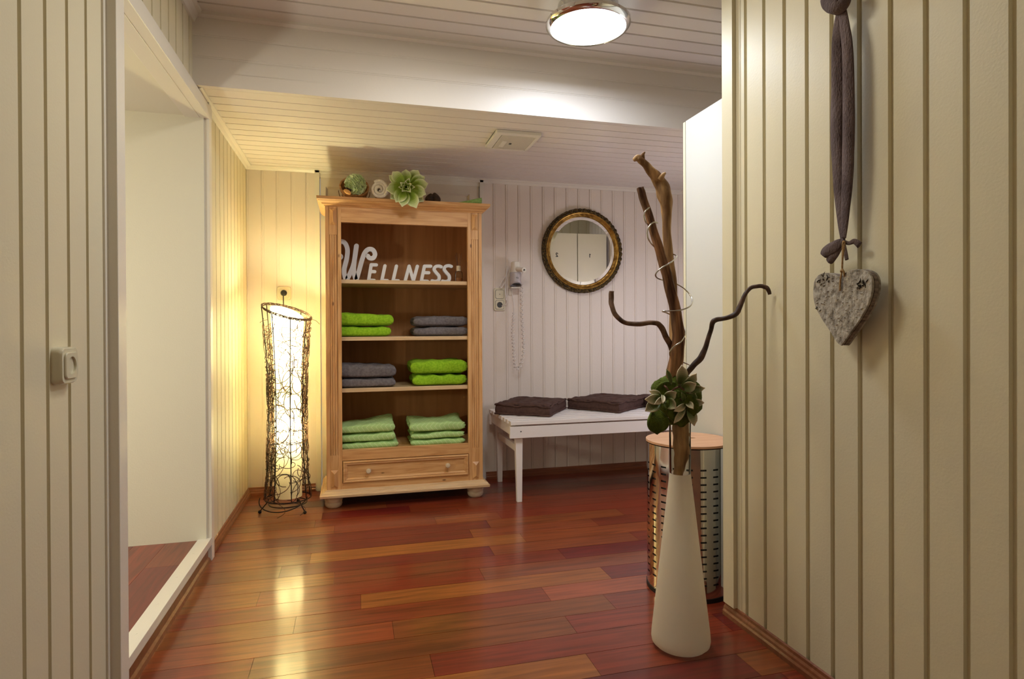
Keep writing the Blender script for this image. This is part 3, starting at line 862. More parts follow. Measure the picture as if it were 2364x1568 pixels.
towel(.068, z + .040, .310, .052, .24, M['sage'], 'sage green patterned towel in the middle of the left stack on the lowest shelf', gs, 2, -1, 10, .004, yf=3.515)
towel(.062, z + .091, .318, .055, .25, M['sage'], 'sage green patterned towel on top of the left stack, back corner raised', gs, 2, -1, 11, .008, lambda s, y_: .030 * max(0, y_) ** 1.5 * max(0, .3 + .7 * s), yf=3.51)
towel(.478, z + .001, .310, .038, .25, M['sage'], 'sage green patterned towel at the bottom of the right stack on the lowest shelf', gs, 1, 1, 12, .002, yf=3.51)
towel(.478, z + .038, .305, .044, .24, M['sage'], 'sage green patterned towel in the middle of the right stack on the lowest shelf', gs, 2, 1, 13, .003, yf=3.515)
towel(.476, z + .081, .320, .062, .25, M['sage'], 'sage green patterned towel on top of the right stack, both back corners raised', gs, 3, 1, 14, .004, lambda s, y_: .028 * max(0, y_) ** 1.5 * (abs(s) ** 1.5), yf=3.51)

# ------------------------------------------------------------------ white letters
zl = SH[0]
YLt = 3.655
def LP(px, py):
    p = at_y(px, py, YLt); return (p.x, p.z)
def crop(q): return (780 + q[0] / 7.88, 540 + q[1] / 7.88)
def letter(name, paths, wpx, label, deep=.028):
    mb = MB(); paths = [[(*LP(*crop(q)), ) for q in smoothpath(p, 6)] if sm else [(*LP(*crop(q)),) for q in p] for p, sm in [(q, sm_) for p_, sm_ in paths for q in ([p_] if sm_ else [[a, b] for a, b in zip(p_, p_[1:])])]]
    zmin = min(q[1] for p in paths for q in p)
    sc_ = .00295 / 7.88 * wpx
    strokes(mb, paths, sc_, lambda a, b, d: (a, d, b), YLt, YLt + deep, 6)
    # stand it on the shelf
    lo = min(v[2] for v in mb.v); dz = zl - lo + .0002
    mb.v = [(a, b, c_ + (dz if True else 0)) for a, b, c_ in mb.v] if abs(dz) > .012 or True else mb.v
    o = mb.build('letter', M['letter'], fix=False)
    tag(o, label, 'letter', 'white wooden letters on the top shelf')
    return o
base = 856
letter('W', [([(30, 420), (55, 440), (20, 470), (-25, 420), (-30, 300), (20, 190), (80, 165), (140, 210), (175, 320), (160, 480), (115, 680), (135, 830), (165, 848), (225, 740), (290, 560), (340, 245)], True),
             ([(335, 250), (300, 520), (290, 700), (320, 840), (340, 850), (385, 700), (440, 500), (490, 370), (560, 305), (640, 320), (676, 400), (640, 465), (575, 465), (545, 428)], True)], 70,
       'large white letter W with curled ends, first of the letters on the top shelf')
wd = 52
letter('E', [([(700, 575), (607, 572), (560, 852), (660, 858)], False), ([(590, 695), (670, 698)], False)], wd, 'white letter E right after the large W')
letter('L', [([(857, 592), (800, 858), (900, 862)], False)], wd, 'white letter L right after the first E')
letter('L', [([(1066, 600), (1005, 864), (1100, 868)], False)], wd, 'white letter L right before the N')
letter('N', [([(1225, 872), (1297, 603), (1375, 868), (1447, 605)], False)], wd, 'white letter N in the middle of the row')
letter('E', [([(1690, 602), (1577, 600), (1520, 870), (1630, 876)], False), ([(1552, 718), (1655, 720)], False)], wd, 'white letter E between the N and the first S')
letter('S', [([(1880, 615), (1840, 602), (1780, 612), (1752, 660), (1790, 720), (1840, 780), (1838, 850), (1780, 880), (1715, 870)], True)], wd, 'white letter S before the last letter')
letter('S', [([(2065, 605), (2020, 592), (1960, 605), (1936, 655), (1975, 715), (2025, 775), (2025, 850), (1965, 880), (1905, 872)], True)], wd, 'white letter S, the last of the row beside the reed diffuser')

# reed diffuser
p = at_y(1059, 640, 3.62)
dx, dy = p.x, 3.62
t = thing('reed_diffuser', 'small glass reed diffuser with brown sticks beside the letters', 'diffuser', (dx, dy, zl))
MB().lathe([(0, .001), (.020, .001), (.022, .004), (.022, .062), (.016, .070), (.011, .074), (.011, .078)], 24, (dx, dy, zl)).build('bottle', M['glass'], t, smooth=True, solid=.0015)
MB().lathe([(0, .003), (.0195, .003), (.0195, .030), (0, .030)], 20, (dx, dy, zl)).build('oil', M['amber'], t, smooth=True)
MB().lathe([(.009, .072), (.0145, .072), (.0145, .104), (.004, .105)], 20, (dx, dy, zl)).build('wooden_collar', M['birchfoot'], t, smooth=True)
mb = MB()
for k in range(8):
    a = k * .9 + .3
    mb.tube([(dx + .003 * math.cos(a), dy + .003 * math.sin(a), zl + .07), (dx + .020 * math.cos(a), dy + .02 * math.sin(a), zl + .172 + .012 * math.sin(k * 2.1))], .0013, 6)
mb.build('reed', M['darkwood'], t)

# ------------------------------------------------------------------ things on top of the cabinet
ZT = 1.736
# bucket tipped toward the room
A = V3((.02, -.80, .60)).normalized()             # mouth direction
bq = at_y(818, 430, 3.50)
xx = A.cross(V3((0, 0, 1))).normalized(); zz = xx.cross(A)
MBk = Matrix((xx, zz, A)).transposed()             # columns x, y, axis
def bk(prof, n=40, m=None): return MB().lathe(prof, n, bq, MBk)
t = thing('wooden_bucket', 'small cedar bucket tipped forward on top of the cabinet', 'bucket', (bq.x, bq.y + .05, ZT))
mb = MB()
for k in range(14):
    a0, a1 = 2 * PI * k / 14 + .012, 2 * PI * (k + 1) / 14 - .012
    def st(r0, r1, a_, h): return bq + MBk @ V3((r0 * math.cos(a_), r0 * math.sin(a_), h))
    for (h0, h1, ra, rb) in ((-.105, 0, .064, .083),):
        P8 = []
        for h, r in ((h0, ra), (h1, rb)):
            for rr_ in (r - .009, r):
                for a_ in (a0, a1): P8.append(st(rr_, 0, a_, h))
        mb.hexa(P8)
mb.build('staves', M['bucket'], t, bev=.001)
bk([(0, -.100), (.058, -.100), (.058, -.092), (0, -.092)]).build('bottom_board', M['bucket'], t)
mb = bk([(.0795, -.030), (.0805, -.030), (.0815, -.020), (.0800, -.020), (.0795, -.030)])
mb.build('hoop', M['chrome2'], t, smooth=True)
mb = MB()
pts = []
for k in range(25):
    s = k / 24 * PI
    pts.append(bq + MBk @ V3((.086 * math.cos(s), -.02 - .055 * math.sin(s), -.02 - .055 * math.sin(s))))
mb.tube(pts, .0022, 6); 
mb.build('rope_handle', M['twig'], t, smooth='all')
# mesh puff in the bucket
pc = at_y(821, 426, 3.455)
mb = MB()
rnd = random.Random(3)
for k in range(64):
    d = V3((rnd.gauss(0, 1), rnd.gauss(0, 1) - .5, rnd.gauss(0, 1))).normalized()
    e1 = d.orthogonal().normalized(); e2 = d.cross(e1); L = .026 + rnd.random() * .012; rr_ = .046 + rnd.random() * .014; ph = rnd.random() * 6
    def fn(a, b, d=d, e1=e1, e2=e2, L=L, rr_=rr_, ph=ph):
        s = (a - .5) * 2
        wv = .016 * math.sin(a * 19 + ph)
        return pc + d * (rr_ * (.55 + .45 * b) * (1 - .15 * s * s)) + e1 * (s * L) + e2 * (wv * (.4 + b))
    mb.grid(fn, 14, 4)
mb.sphere(pc, .034)
o = mb.build('bath_puff', M['puff'], smooth='all'); tag(o, 'pale green mesh bath puff sitting in the bucket mouth', 'bath puff')
# brush
b0 = at_y(802, 443, 3.40)
t = thing('bath_brush', 'small wooden brush lying in the bucket mouth under the puff', 'brush', b0)
Rb = Matrix.Rotation(math.radians(-32), 3, 'Y')
MB().sphere(b0, (.022, .010, .012), M=Matrix.Rotation(math.radians(28), 3, 'Y')).build('brush_back', mat('orange wood', (.62, .30, .08), .4), t, smooth='all')
mb = MB()
for k in range(70):
    a = rnd.uniform(-.018, .018); b = rnd.uniform(-.006, .006)
    p = b0 + Matrix.Rotation(math.radians(28), 3, 'Y') @ V3((a, b + .006, .006))
    mb.tube([p, p + V3((.004, .010, .018))], .0007, 4)
mb.build('bristle', M['pod'], t)

# rolled ivory cloth
def roll(name, P0, axis, r, L, turns, m, label, th=.006, cone=0, flatz=1., tail=0):
    mb = MB(); axis = V3(axis).normalized(); e1 = axis.cross(V3((0, 0, 1))).normalized(); e2 = e1.cross(axis)
    N = int(turns * 22)
    prof = []
    for k in range(N + 1):
        t_ = k / N; a = t_ * turns * 2 * PI - PI / 2; rr_ = .004 + (r - .004) * t_ ** .8
        prof.append((rr_ * math.cos(a), rr_ * math.sin(a) * flatz))
    def fn(a, b):
        i = min(int(a * N + .5), N); q = prof[i]; s = b
        k = 1 - cone * s
        wob = 1 + .05 * noise.noise(V3((q[0] * 40, q[1] * 40, s * 3)))
        return P0 + axis * (s * L + .004 * math.sin(i * .31)) + e1 * (q[0] * k * wob) + e2 * (q[1] * k * wob)
    mb.grid(fn, N + 1, 9)
    o = mb.build(name, m, smooth='all', solid=th); tag(o, label, 'towel'); return o
r1 = at_y(876, 446, 3.435)
roll('rolled_washcloth', V3((r1.x, 3.43, ZT + .052)), (.15, 1, 0), .048, .16, 2.6, M['ivory'], 'rolled ivory washcloth on the cabinet between bucket and green flower', .015)
# seed pod, three shells
p0 = at_y(1001, 462, 3.47); p0.z = ZT
t = thing('seed_pod', 'dark brown open seed pod right of the green flower', 'seed pod', p0)
for k, (ox, an, hh) in enumerate(((-.026, .25, .050), (.018, -.30, .056), (.0, .1, .046))):
    def fn(a, b, ox=ox, an=an, hh=hh, k=k):
        s = (a - .5) * 2; h = b
        wd_ = .026 * math.sin(PI * min(.999, .18 + .80 * h)) ** .8
        return p0 + V3((ox + s * wd_ + an * h * .04 * (1 if k != 2 else 0), -.014 * (1 - s * s) * math.sin(PI * h * .9 + .2) + (.02 if k == 2 else 0), .001 + h * hh))
    MB().grid(fn, 12, 12).build('shell', M['pod'], t, smooth='all', solid=.004)
# rolled green cloth
g0 = V3((.735, 3.475, ZT + .022))
roll('rolled_washcloth', g0, (-1, .22, -.11), .024, .15, 2.2, M['sagecloth'], 'rolled green washcloth at the right end of the cabinet top', .007, .75)

# petals with their own colours
GRN, CRM = (.30, .43, .05), (.74, .76, .48)
def petal(mb, b, tipp, wid, nrm, cup=.3, bend=0., gcol=GRN, tcol=CRM, frac=.55, hook=.0, n=13):
    """leaf from b to tipp, width wid, faces nrm; cup lifts its edges toward nrm, bend arches it"""
    b, tipp, nrm = V3(b), V3(tipp), V3(nrm)
    ax = tipp - b; L = ax.length; ax.normalize()
    sd = ax.cross(nrm).normalized(); nn = sd.cross(ax)
    def sh(t):
        w_ = math.sin(PI * min(1, (t * .93 + .05)) ** 1.35) ** .75
        if t > .86: w_ *= max(0, (1 - (t - .86) / .14)) ** .8 * .9 + .03
        return w_ * wid / 2
    def fn(a, c_):
        s = (c_ - .5) * 2; w_ = sh(a)
        return b + ax * (L * a) + sd * (s * w_) + nn * (cup * wid * (s * s) * .5 * (w_ / (wid / 2)) + bend * L * math.sin(PI * a) + hook * L * max(0, a - .8) * 5 * .2)
    def cf(a, c_):
        s = abs(c_ - .5) * 2
        t = max(0, min(1, (a - frac) / (1 - frac) * 1.1 + s ** 4 * .65 * (a > .12)))
        if a < .12: t = max(t, .25)
        v = 1 - .25 * (1 - s) * (1 - a)
        return tuple(g_ * v * (1 - t) + c2_ * t for g_, c2_ in zip(gcol, tcol))
    mb.grid(fn, n, 9, colfn=cf)
fc = at_y(938, 434, 3.405)
t = thing('artificial_succulent', 'large green and cream succulent flower hanging over the front of the cabinet top', 'flower', (fc.x, fc.y, fc.z - .1))
NV = V3((-.1, -1, -.12)).normalized()
tips = [(906, 396, 3.40, 21), (937, 391, 3.41, 20), (966, 393, 3.42, 22), (981, 408, 3.41, 22), (989, 424, 3.39, 23), (984, 449, 3.385, 24), (962, 482, 3.36, 24), (928, 479, 3.355, 22), (913, 468, 3.36, 24), (891, 438, 3.38, 24), (901, 460, 3.41, 18), (978, 466, 3.42, 18), (898, 405, 3.43, 16)]
for k, (u, v, y, w_) in enumerate(tips):
    mb = MB()
    base_ = at_y(938 + (u - 938) * .12, 434 + (v - 434) * .12, 3.425)
    petal(mb, base_, at_y(u, v, y), w_ * .00262 * 1.15, NV, .45, .05, frac=.5, hook=.15)
    mb.build('petal', M['leaf'], t, smooth='all', solid=.0025)
inner = [(924, 421, 12), (945, 411, 10), (958, 432, 10), (948, 444, 13), (928, 442, 12), (920, 432, 9), (936, 417, 8), (944, 437, 8), (930, 428, 7), (950, 424, 9)]
for k, (u, v, w_) in enumerate(inner):
    mb = MB()
    petal(mb, at_y(938 + (u - 938) * .3, 434 + (v - 434) * .3, 3.415), at_y(u, v, 3.345 + .01 * (k % 3)), w_ * .0026, NV + V3((-(u - 938) * .02, 0, (v - 434) * .02)), .7, .12, frac=.65, tcol=(.85, .84, .62))
    mb.build('petal', M['leaf'], t, smooth='all', solid=.002)
MB().sphere(at_y(938, 434, 3.435), .016).build('flower_base', M['felt'], t, smooth='all')

# ------------------------------------------------------------------ floor lamp
LX, LY = -.360, 3.535
lamp = thing('floor_lamp', 'tall lit floor lamp, white shade inside a tangled twig cage', 'lamp', (LX, LY, 0))
def cage_r(z):
    return .098 + .030 * ((z - .55) / .55) ** 2 if z > .55 else .098 + .022 * ((.55 - z) / .5) ** 2
def topz(a): return 1.103 - .036 * math.cos(a) + .030 * math.sin(a)       # slanted rim, high at the back left
SR = .072
mb = MB(); 
def fn(a, b):
    an = 2 * PI * a
    z = .075 + b * (topz(an) - .010 - .075)
    r = SR * (1.20 - .42 * min(1, (1.1 - abs(z - .0)) if False else 1) + .30 * max(0, (z - .72) / .4) ** 1.6 + .25)
    r = .070 + .018 * max(0, (z - .72) / .38) ** 1.5
    return (LX + .004 + r * math.cos(an), LY + r * math.sin(an), z)
mb.grid(fn, 56, 24, closeu=True)
sh = mb.build('lamp_shade', M['shade'], lamp, smooth='all')
for z in (.40, .80):
    MB().sphere((LX + .004, LY, z), (.026, .026, .034)).build('bulb', M['bulb'], lamp, smooth='all')
    light('floor_lamp_bulb_light', 'POINT', (LX + .004, LY, z + .055), 6, (1, .92, .48), .02)
light('floor_lamp_top_fill', 'POINT', (LX + .004, LY, 1.055), 11, (1, .92, .48), .03)  # extra light without a bulb, added to brighten the walls and ceiling
# wire cage
mb = MB()
def cp_(a, z, k=0): return V3((LX + (cage_r(z) + k) * math.cos(a), LY + (cage_r(z) + k) * math.sin(a), z))
for k in range(8):
    a = k * PI / 4 + .25
    mb.tube([cp_(a, .065 + (topz(a) - .065) * q / 16) for q in range(17)], .0030, 6)
for z in (.45, .78): mb.tube([cp_(2 * PI * q / 40, z) for q in range(41)], .0018, 6)
mb.build('cage_frame', M['iron'], lamp, smooth='all')
mb = MB()
for j in range(4):
    mb.tube([V3((LX + (cage_r(1.1) + .004 * math.cos(j * 2 + q * .7)) * math.cos(2 * PI * q / 48), LY + (cage_r(1.1) + .003 * math.sin(j + q * .9)) * math.sin(2 * PI * q / 48), topz(2 * PI * q / 48) + .006 * math.sin(j * 1.7 + q * .8))) for q in range(49)], .0022, 6)
mb.build('rim', M['twigdark'], lamp, smooth='all')
mb = MB()
mb.tube([cp_(2 * PI * q / 48, .068, .002) for q in range(49)], .003, 6)
mb.tube([V3((LX + .100 * math.cos(2 * PI * q / 48), LY + .100 * math.sin(2 * PI * q / 48), .040)) for q in range(49)], .0028, 6)
mb.tube([V3((LX - .02 + .128 * math.cos(q / 40 * PI + PI * .95), LY - .01 + .115 * math.sin(q / 40 * PI + PI * .95), .075 - .05 * math.sin(q / 40 * PI))) for q in range(41)], .003, 6)
mb.build('base_ring', M['iron'], lamp, smooth='all')
for k, (fx, fy) in enumerate(((-.502, 3.503), (-.263, 3.425), (-.318, 3.672))):
    d = V3((fx - LX, fy - LY, 0)); d.normalize()
    mb = MB(); mb.tube([V3((LX, LY, .074)) + d * .098, V3((LX, LY, .050)) + d * .112, V3((fx, fy, .012))], .003, 6); mb.sphere((fx, fy, .0095), .0095, 14, 10)
    mb.build('foot', M['iron'], lamp, smooth='all')
rnd = random.Random(11)
def twigs(n, a_lo, a_hi, rad, m, name, rk=.006):
    mb = MB()
    for k in range(n):
        z0 = rnd.uniform(.10, 1.04); a0 = rnd.uniform(a_lo, a_hi)
        R_ = rnd.uniform(.025, .085); s0 = rnd.uniform(0, 2 * PI); L = rnd.uniform(2.2, 6.0); asp = rnd.uniform(.5, 1.5); drift = rnd.uniform(-.02, .02)
        pts = []
        for q in range(int(L * 4) + 2):
            s = s0 + q / 4
            z = z0 + R_ * math.sin(s) * asp + drift * q * .25
            a = a0 + R_ / .11 * math.cos(s)
            z = max(.070 + .004 * math.sin(k), min(topz(a) + .004 * math.sin(k * 3), z))
            pts.append(cp_(a, z, rk * math.sin(q * .5 + k) + .003))
        mb.tube(pts, rad, 4, cap=False)
    mb.build(name, m, lamp, smooth='all')
# denser toward the sides seen edge-on simply because the cage is round
twigs(170, 0, 2 * PI, .0019, M['twigdark'], 'twig_tangle')
twigs(150, 0, 2 * PI, .0019, M['twig'], 'twig_tangle')
mb = MB()
for s0, a0 in ((0, -1.9), (1, -1.2), (2, 2.6), (3, .3)):
    z = 1.06 if s0 > 1 else .07
    p = cp_(a0, z); d = V3((math.cos(a0), math.sin(a0), 0)); e = V3((-d.y, d.x, 0))
    mb = MB()
    if s0 > 1: pts = [p, p + d * .03 + V3((0, 0, -.004)), p + d * .055 + V3((0, 0, .004 - .01 * s0))]
    else: pts = [p + e * (.05 * math.sin(q * .35)) + d * (.006 * q) + V3((0, 0, -.004 - .0075 * q if q < 8 else -.064)) for q in range(9)]
    mb.tube(smoothpath([tuple(q) for q in pts], 5), .0013, 5)
    mb.build('loose_twig', M['twigdark'], lamp, smooth='all')
# its plug and cord, in the wall socket
mb = MB(); mb.lathe([(0, .001), (.018, .001), (.018, .016), (.010, .026), (0, .028)], 24, (c2.x, YB - .010, c2.z), Matrix.Rotation(PI / 2, 3, 'X'))
mb.box(c2.x - .003, c2.x + .003, YB - .045, YB - .035, c2.z - .02, c2.z + .012)
mb.build('plug', M['black'], lamp, smooth=True)
mb = MB(); mb.tube(smoothpath([(c2.x, YB - .034, c2.z), (c2.x, YB - .045, c2.z - .03), (c2.x + .003, YB - .06, 1.05), (c2.x + .004, YB - .10, .8), (c2.x + .01, YB - .2, .3), (LX, LY + .11, .07)], 8), .003, 8)
mb.build('cord', M['black'], lamp, smooth='all')

# ------------------------------------------------------------------ bench
bx0, bx1, by0, by1, bz = .862, 2.19, 3.292, 3.868, .472
t = thing('slatted_bench', 'white slatted wooden bench against the back wall', 'bench', ((bx0 + bx1) / 2, (by0 + by1) / 2, 0))
ns = 8; pitch = (by1 - by0 + .016) / ns
for k in range(ns):
    y0 = by0 + .004 + k * pitch
    B(bx0, bx1, y0, y0 + pitch - .018, bz - .022, bz).build('slat', M['bench'], t, bev=.002)
B(bx0 - .003, bx1 + .003, by0 + .010, by0 + .032, bz - .098, bz - .030).build('apron', M['bench'], t, bev=.0015)
B(bx0 - .003, bx1 + .003, by1 - .032, by1 - .012, bz - .098, bz - .024).build('apron', M['bench'], t, bev=.0015)
for x0 in (bx0 + .01, bx1 - .032): B(x0, x0 + .022, by0 + .032, by1 - .032, bz - .085, bz - .023).build('cross_rail', M['bench'], t, bev=.0015)
MB().lathe([(0, .001), (.0035, .001), (.004, 0)], 10, (bx0 + .062, by0 + .010, bz - .060), Matrix.Rotation(PI / 2, 3, 'X')).build('screw', M['grey'], t)
def leg(x, y, s):
    mb = MB(); w0, w1 = .046, .030
    mb.hexa([(x + (w0 - w1) * (0 if s > 0 else .6), y, 0), (x + (w0 - w1) * (0 if s > 0 else .6) + w1, y, 0), (x + (w0 - w1) * (0 if s > 0 else .6), y + .026, 0), (x + (w0 - w1) * (0 if s > 0 else .6) + w1, y + .026, 0),
             (x, y, bz - .024), (x + w0, y, bz - .024), (x, y + .034, bz - .024), (x + w0, y + .034, bz - .024)])
    return mb
for x in (bx0 + .034, bx1 - .08):
    for y in (by0 + .033, by1 - .068): leg(x, y, -1 if x < 1.5 else 1).build('leg', M['bench'], t, bev=.002)
    B(x + .012, x + .034, by0 + .06, by1 - .06, .285, .325).build('stretcher', M['bench'], t, bev=.0015)

# cushions
def cushion(c, ang, sx, sy, h, label, seed):
    mb = MB(); R_ = Matrix.Rotation(ang, 3, 'Z'); ph = seed * 3.1
    N = 30
    tufts = [(a, b) for a in (-.5, 0, .5) for b in (-.5, 0, .5)] if True else []
    def plan(s, t_):
        # slightly pinched square
        k = 1 - .035 * (1 - abs(s)) * abs(t_) ** 6; k2 = 1 - .035 * (1 - abs(t_)) * abs(s) ** 6
        return s * sx / 2 * k2, t_ * sy / 2 * k
    def top(a, b, up=1):
        s, t_ = a * 2 - 1, b * 2 - 1
        x, y = plan(s, t_)
        e = (1 - abs(s) ** 7) * (1 - abs(t_) ** 7)
        puff = .012 * e ** .6
        for ta, tb in tufts:
            d2 = (s - ta) ** 2 + (t_ - tb) ** 2
            puff -= .018 * math.exp(-d2 / .014)
        z = h / 2 - .004 + puff + .007 * noise.noise(V3((s * 3 + ph, t_ * 3, ph)))
        if up < 0: z = -(h / 2 - .002)
        return c + R_ @ V3((x, y, h / 2 + z + .001))
    mb.grid(lambda a, b: top(a, b), N, N)
    mb.grid(lambda a, b: top(a, b, -1), 6, 6)
    # side band and two piped seams
    def rim(u):
        u = (u % 1) * 4; k = int(u); f = (u - k) * 2 - 1
        s, t_ = ((f, -1), (1, f), (-f, 1), (-1, -f))[k % 4]
        x, y = plan(s, t_); r = V3((x, y, 0))
        lim = .985
        return r
    def band(a, b):
        r = rim(a); z = b * (h - .012) + .006
        blg = 1 + .020 * math.sin(PI * b) + .008 * noise.noise(V3((a * 60, b * 1.5, ph))) * math.sin(PI * b)
        return c + R_ @ V3((r.x * blg, r.y * blg, z))
    mb.grid(band, 120, 7, closeu=True)
    for zz_, am in ((.008, .0015), (h - .007, .0045)):
        pts = [c + R_ @ V3((rim(q / 120).x * 1.012, rim(q / 120).y * 1.012, zz_ + am * math.sin(q * .33 + seed) + am * .5 * math.sin(q * .9))) for q in range(121)]
        mb.tube(pts, .0065, 8, cap=False)
    o = mb.build('seat_cushion', M['cushion'], smooth='all')
    tag(o, label, 'cushion', 'dark brown cushions on the bench'); return o
def cpos(l, f, r):
    L_, F_, R2_ = (at_z(*q, bz) for q in (l, f, r))
    pass
    mid = (L_ + R2_) / 2; d = F_ - L_
    return mid, math.atan2(d.y, d.x), (F_ - L_).length, (R2_ - F_).length
for (l, f_, r), seed, lab in ((((1141, 958), (1270, 964), (1309, 944)), 1, 'dark brown tufted cushion at the left end of the white bench'),
                              (((1317, 945), (1440, 956), (1487, 938)), 2, 'dark brown tufted cushion in the middle of the white bench')):
    mid, an, a, b = cpos(l, f_, r)
    cushion(V3((mid.x, mid.y, bz)), an, a * .96, max(b * .96, .34), .068, lab, seed)
cushion(V3((2.035, 3.585, bz)), .0, .29, .34, .07, 'dark brown cushion at the right end of the bench, mostly hidden by the flower arrangement', 3)

# ------------------------------------------------------------------ hair dryer
hx, hy = 1.045, YB - .058
t = thing('hair_dryer', 'white and silver hair dryer hanging in its wall holder', 'hair dryer', (hx, YB, 1.28))
MB().lathe([(.0, 1.452), (.020, 1.452), (.024, 1.448), (.0295, 1.447), (.031, 1.440), (.0315, 1.400), (.034, 1.375)], 32, (hx, hy, 0)).build('motor_housing', M['plastic'], t, smooth=True)
mb = MB()
def fn(a, b):
    an = 2 * PI * a; zlow = 1.287 + .022 * (.5 - .5 * math.sin(an) * 1) if True else 0
    zlow = 1.286 + .020 * max(0, -math.sin(an))
    return (hx + (.0375 + .0015 * (1 - b)) * math.cos(an), hy + (.0375 + .0015 * (1 - b)) * math.sin(an), zlow + (1.378 - zlow) * b)
mb.grid(fn, 40, 6, closeu=True); mb.build('barrel', M['silver'], t, smooth='all', solid=.002)
MB().lathe([(0, 1.312), (.035, 1.312), (.035, 1.300), (.030, 1.300), (.030, 1.308), (0, 1.308)], 32, (hx, hy, 0)).build('nozzle_grille', M['grey'], t, smooth=True)
mb = MB(); mb.tube([(hx + .006, hy - .025, 1.398), (hx + .020, hy - .060, 1.392), (hx + .030, hy - .105, 1.386)], [.017, .015, .0165], 16)
hd = mb.build('handle', M['plastic'], t, smooth=True)
MB().sphere((hx + .030, hy - .108, 1.386), (.006, .003, .006), 12, 8).build('cord_hole', M['black'], hd)
mb = B(hx - .034, hx + .028, YB - .075, YB - .002, 1.272, 1.281); mb.box(hx - .034, hx - .006, YB - .010, YB - .001, 1.23, 1.40); mb.build('wall_holder', M['plastic'], t, bev=.002)
# black lettering on the barrel
mb = MB()
def bar(a, b, d): 
    an = -PI / 2 + a / .039
    rr_ = .0392 + d
    return (hx + rr_ * math.cos(an), hy + rr_ * math.sin(an), 1.340 + b)
s = .0048
vx = [[(-2.0, 1), (-1.6, -1), (-1.2, 1)], [(-.8, 1), (-.8, -1)], [(.4, .9), (-.2, .9), (-.3, .2), (.4, -.1), (.3, -.9), (-.4, -.9)], [(.8, -1), (1.2, 1), (1.6, -1)]]
strokes(mb, [[(a * s + .003, b * s) for a, b in p] for p in vx], .0013, bar, 0, .0005, 3)
mb.build('lettering', M['num'], t, fix=False)
# coiled cord
def coil(path, turns, r, rad, mb):
    pts = [V3(p) for p in smoothpath(path, 10)]
    L = [0]
    for a, b in zip(pts, pts[1:]): L.append(L[-1] + (b - a).length)
    N = turns * 12; out = []
    for q in range(N + 1):
        s = L[-1] * q / N; i = 0
        while i < len(L) - 2 and L[i + 1] < s: i += 1
        p = pts[i].lerp(pts[i + 1], (s - L[i]) / max(1e-9, L[i + 1] - L[i]))
        tt = (pts[i + 1] - pts[i]).normalized(); e1 = tt.cross(V3((0, 1, 0))).normalized(); e2 = tt.cross(e1)
        an = 2 * PI * turns * q / N
        out.append(p + e1 * (r * math.cos(an)) + e2 * (r * math.sin(an)))
    mb.tube(out, rad, 6); return out
mb = MB()
yc = YB - .075
def W_(u, v, y=yc): return tuple(at_y(u, v, y))
h_end = (hx + .031, hy - .110, 1.385)
mb.tube(smoothpath([h_end, W_(1203, 640, yc - .06), W_(1205, 658, yc - .03)], 6), .0022, 6)
coil([W_(1205, 658, yc - .03), W_(1205, 690), W_(1206, 740), W_(1209, 800), W_(1207, 825), W_(1201, 845), W_(1195, 852)], 20, .0085, .0030, mb)
coil([W_(1195, 852), W_(1189, 845), W_(1186, 810), W_(1184, 770), W_(1186, 722, yc + .03)], 17, .0080, .0028, mb)
mb.tube(smoothpath([W_(1186, 722, yc + .03), W_(1186, 700, yc + .05), W_(1181, 676, yc + .05), (hx - .02, YB - .02, 1.275)], 6), .0022, 6)
mb.build('coiled_cord', M['cord'], t, smooth='all')
mb = MB(); y = YB - .03
mb.tube(smoothpath([W_(1173, 660, y), W_(1170, 690, y), W_(1168, 690, y), W_(1166, 665, y), W_(1169, 635, y), W_(1173, 620, y), W_(1170, 615, y), W_(1168, 635, y), W_(1160, 648, y), W_(1154, 660, y), W_(1158, 664, y), W_(1166, 652, y), W_(1169, 636, y), W_(1171, 618, y)], 7), .0026, 6)
mb.tube(smoothpath([W_(1168, 640, y), W_(1167, 670, y), W_(1171, 695, y), W_(1166, 704, YB - .02), W_(1158, 706, YB - .014)], 6), .0022, 6)
mb.build('power_cord', M['cord'], t, smooth='all')

# ------------------------------------------------------------------ laundry hamper
HX, HY, HR, HZ = 1.252, 2.068, .157, .562
t = thing('laundry_hamper', 'tall round polished steel laundry bin with slots and a wooden lid', 'hamper', (HX, HY, 0))
mb = MB(); ncol = 20; nrow = 17
zs = [0.012]
z = .062; rows = []
for k in range(nrow): rows.append((z, z + .0062)); z += .0262
zz_ = [.014]
for a, b in rows: zz_ += [a, b]
zz_ += [HZ - .004]
offs = [0, .20, .28, .36, .44, .6, .8]                # one column: slot between .20 and .44
angs = [2 * PI * (c_ + o_) / ncol for c_ in range(ncol) for o_ in (0, .14, .29, .44, .60, .74, .87)]
na = len(angs); vs = [(HX + HR * math.cos(a), HY + HR * math.sin(a), z) for z in zz_ for a in angs]
fs = []
for i in range(len(zz_) - 1):
    for j in range(na):
        slot_row = i % 2 == 1 and i < 2 * nrow
        if slot_row and j % 7 in (1, 2, 3): continue
        fs.append((i * na + j, i * na + (j + 1) % na, (i + 1) * na + (j + 1) % na, (i + 1) * na + j))
mb.add(vs, fs)
body = mb.build('body', M['chrome'], t, smooth='all')
MB().lathe([(HR - .006, .016), (HR - .006, HZ - .006)], 80, (HX, HY, 0)).build('slot_dark_sleeve', M['grey'], t, smooth='all')  # dark sleeve added behind the slots, standing in for the shaded interior
MB().lathe([(0, .004), (HR - .004, .004), (HR - .004, .006), (0, .006)], 64, (HX, HY, 0)).build('bottom_plate', M['grey'], t)
MB().lathe([(HR - .004, 0), (HR + .0025, 0), (HR + .0025, .016), (HR - .004, .016), (HR - .004, 0)], 96, (HX, HY, 0)).build('foot_ring', M['black'], t, smooth=True)
mb = MB(); n = 96; R0 = HR + .003
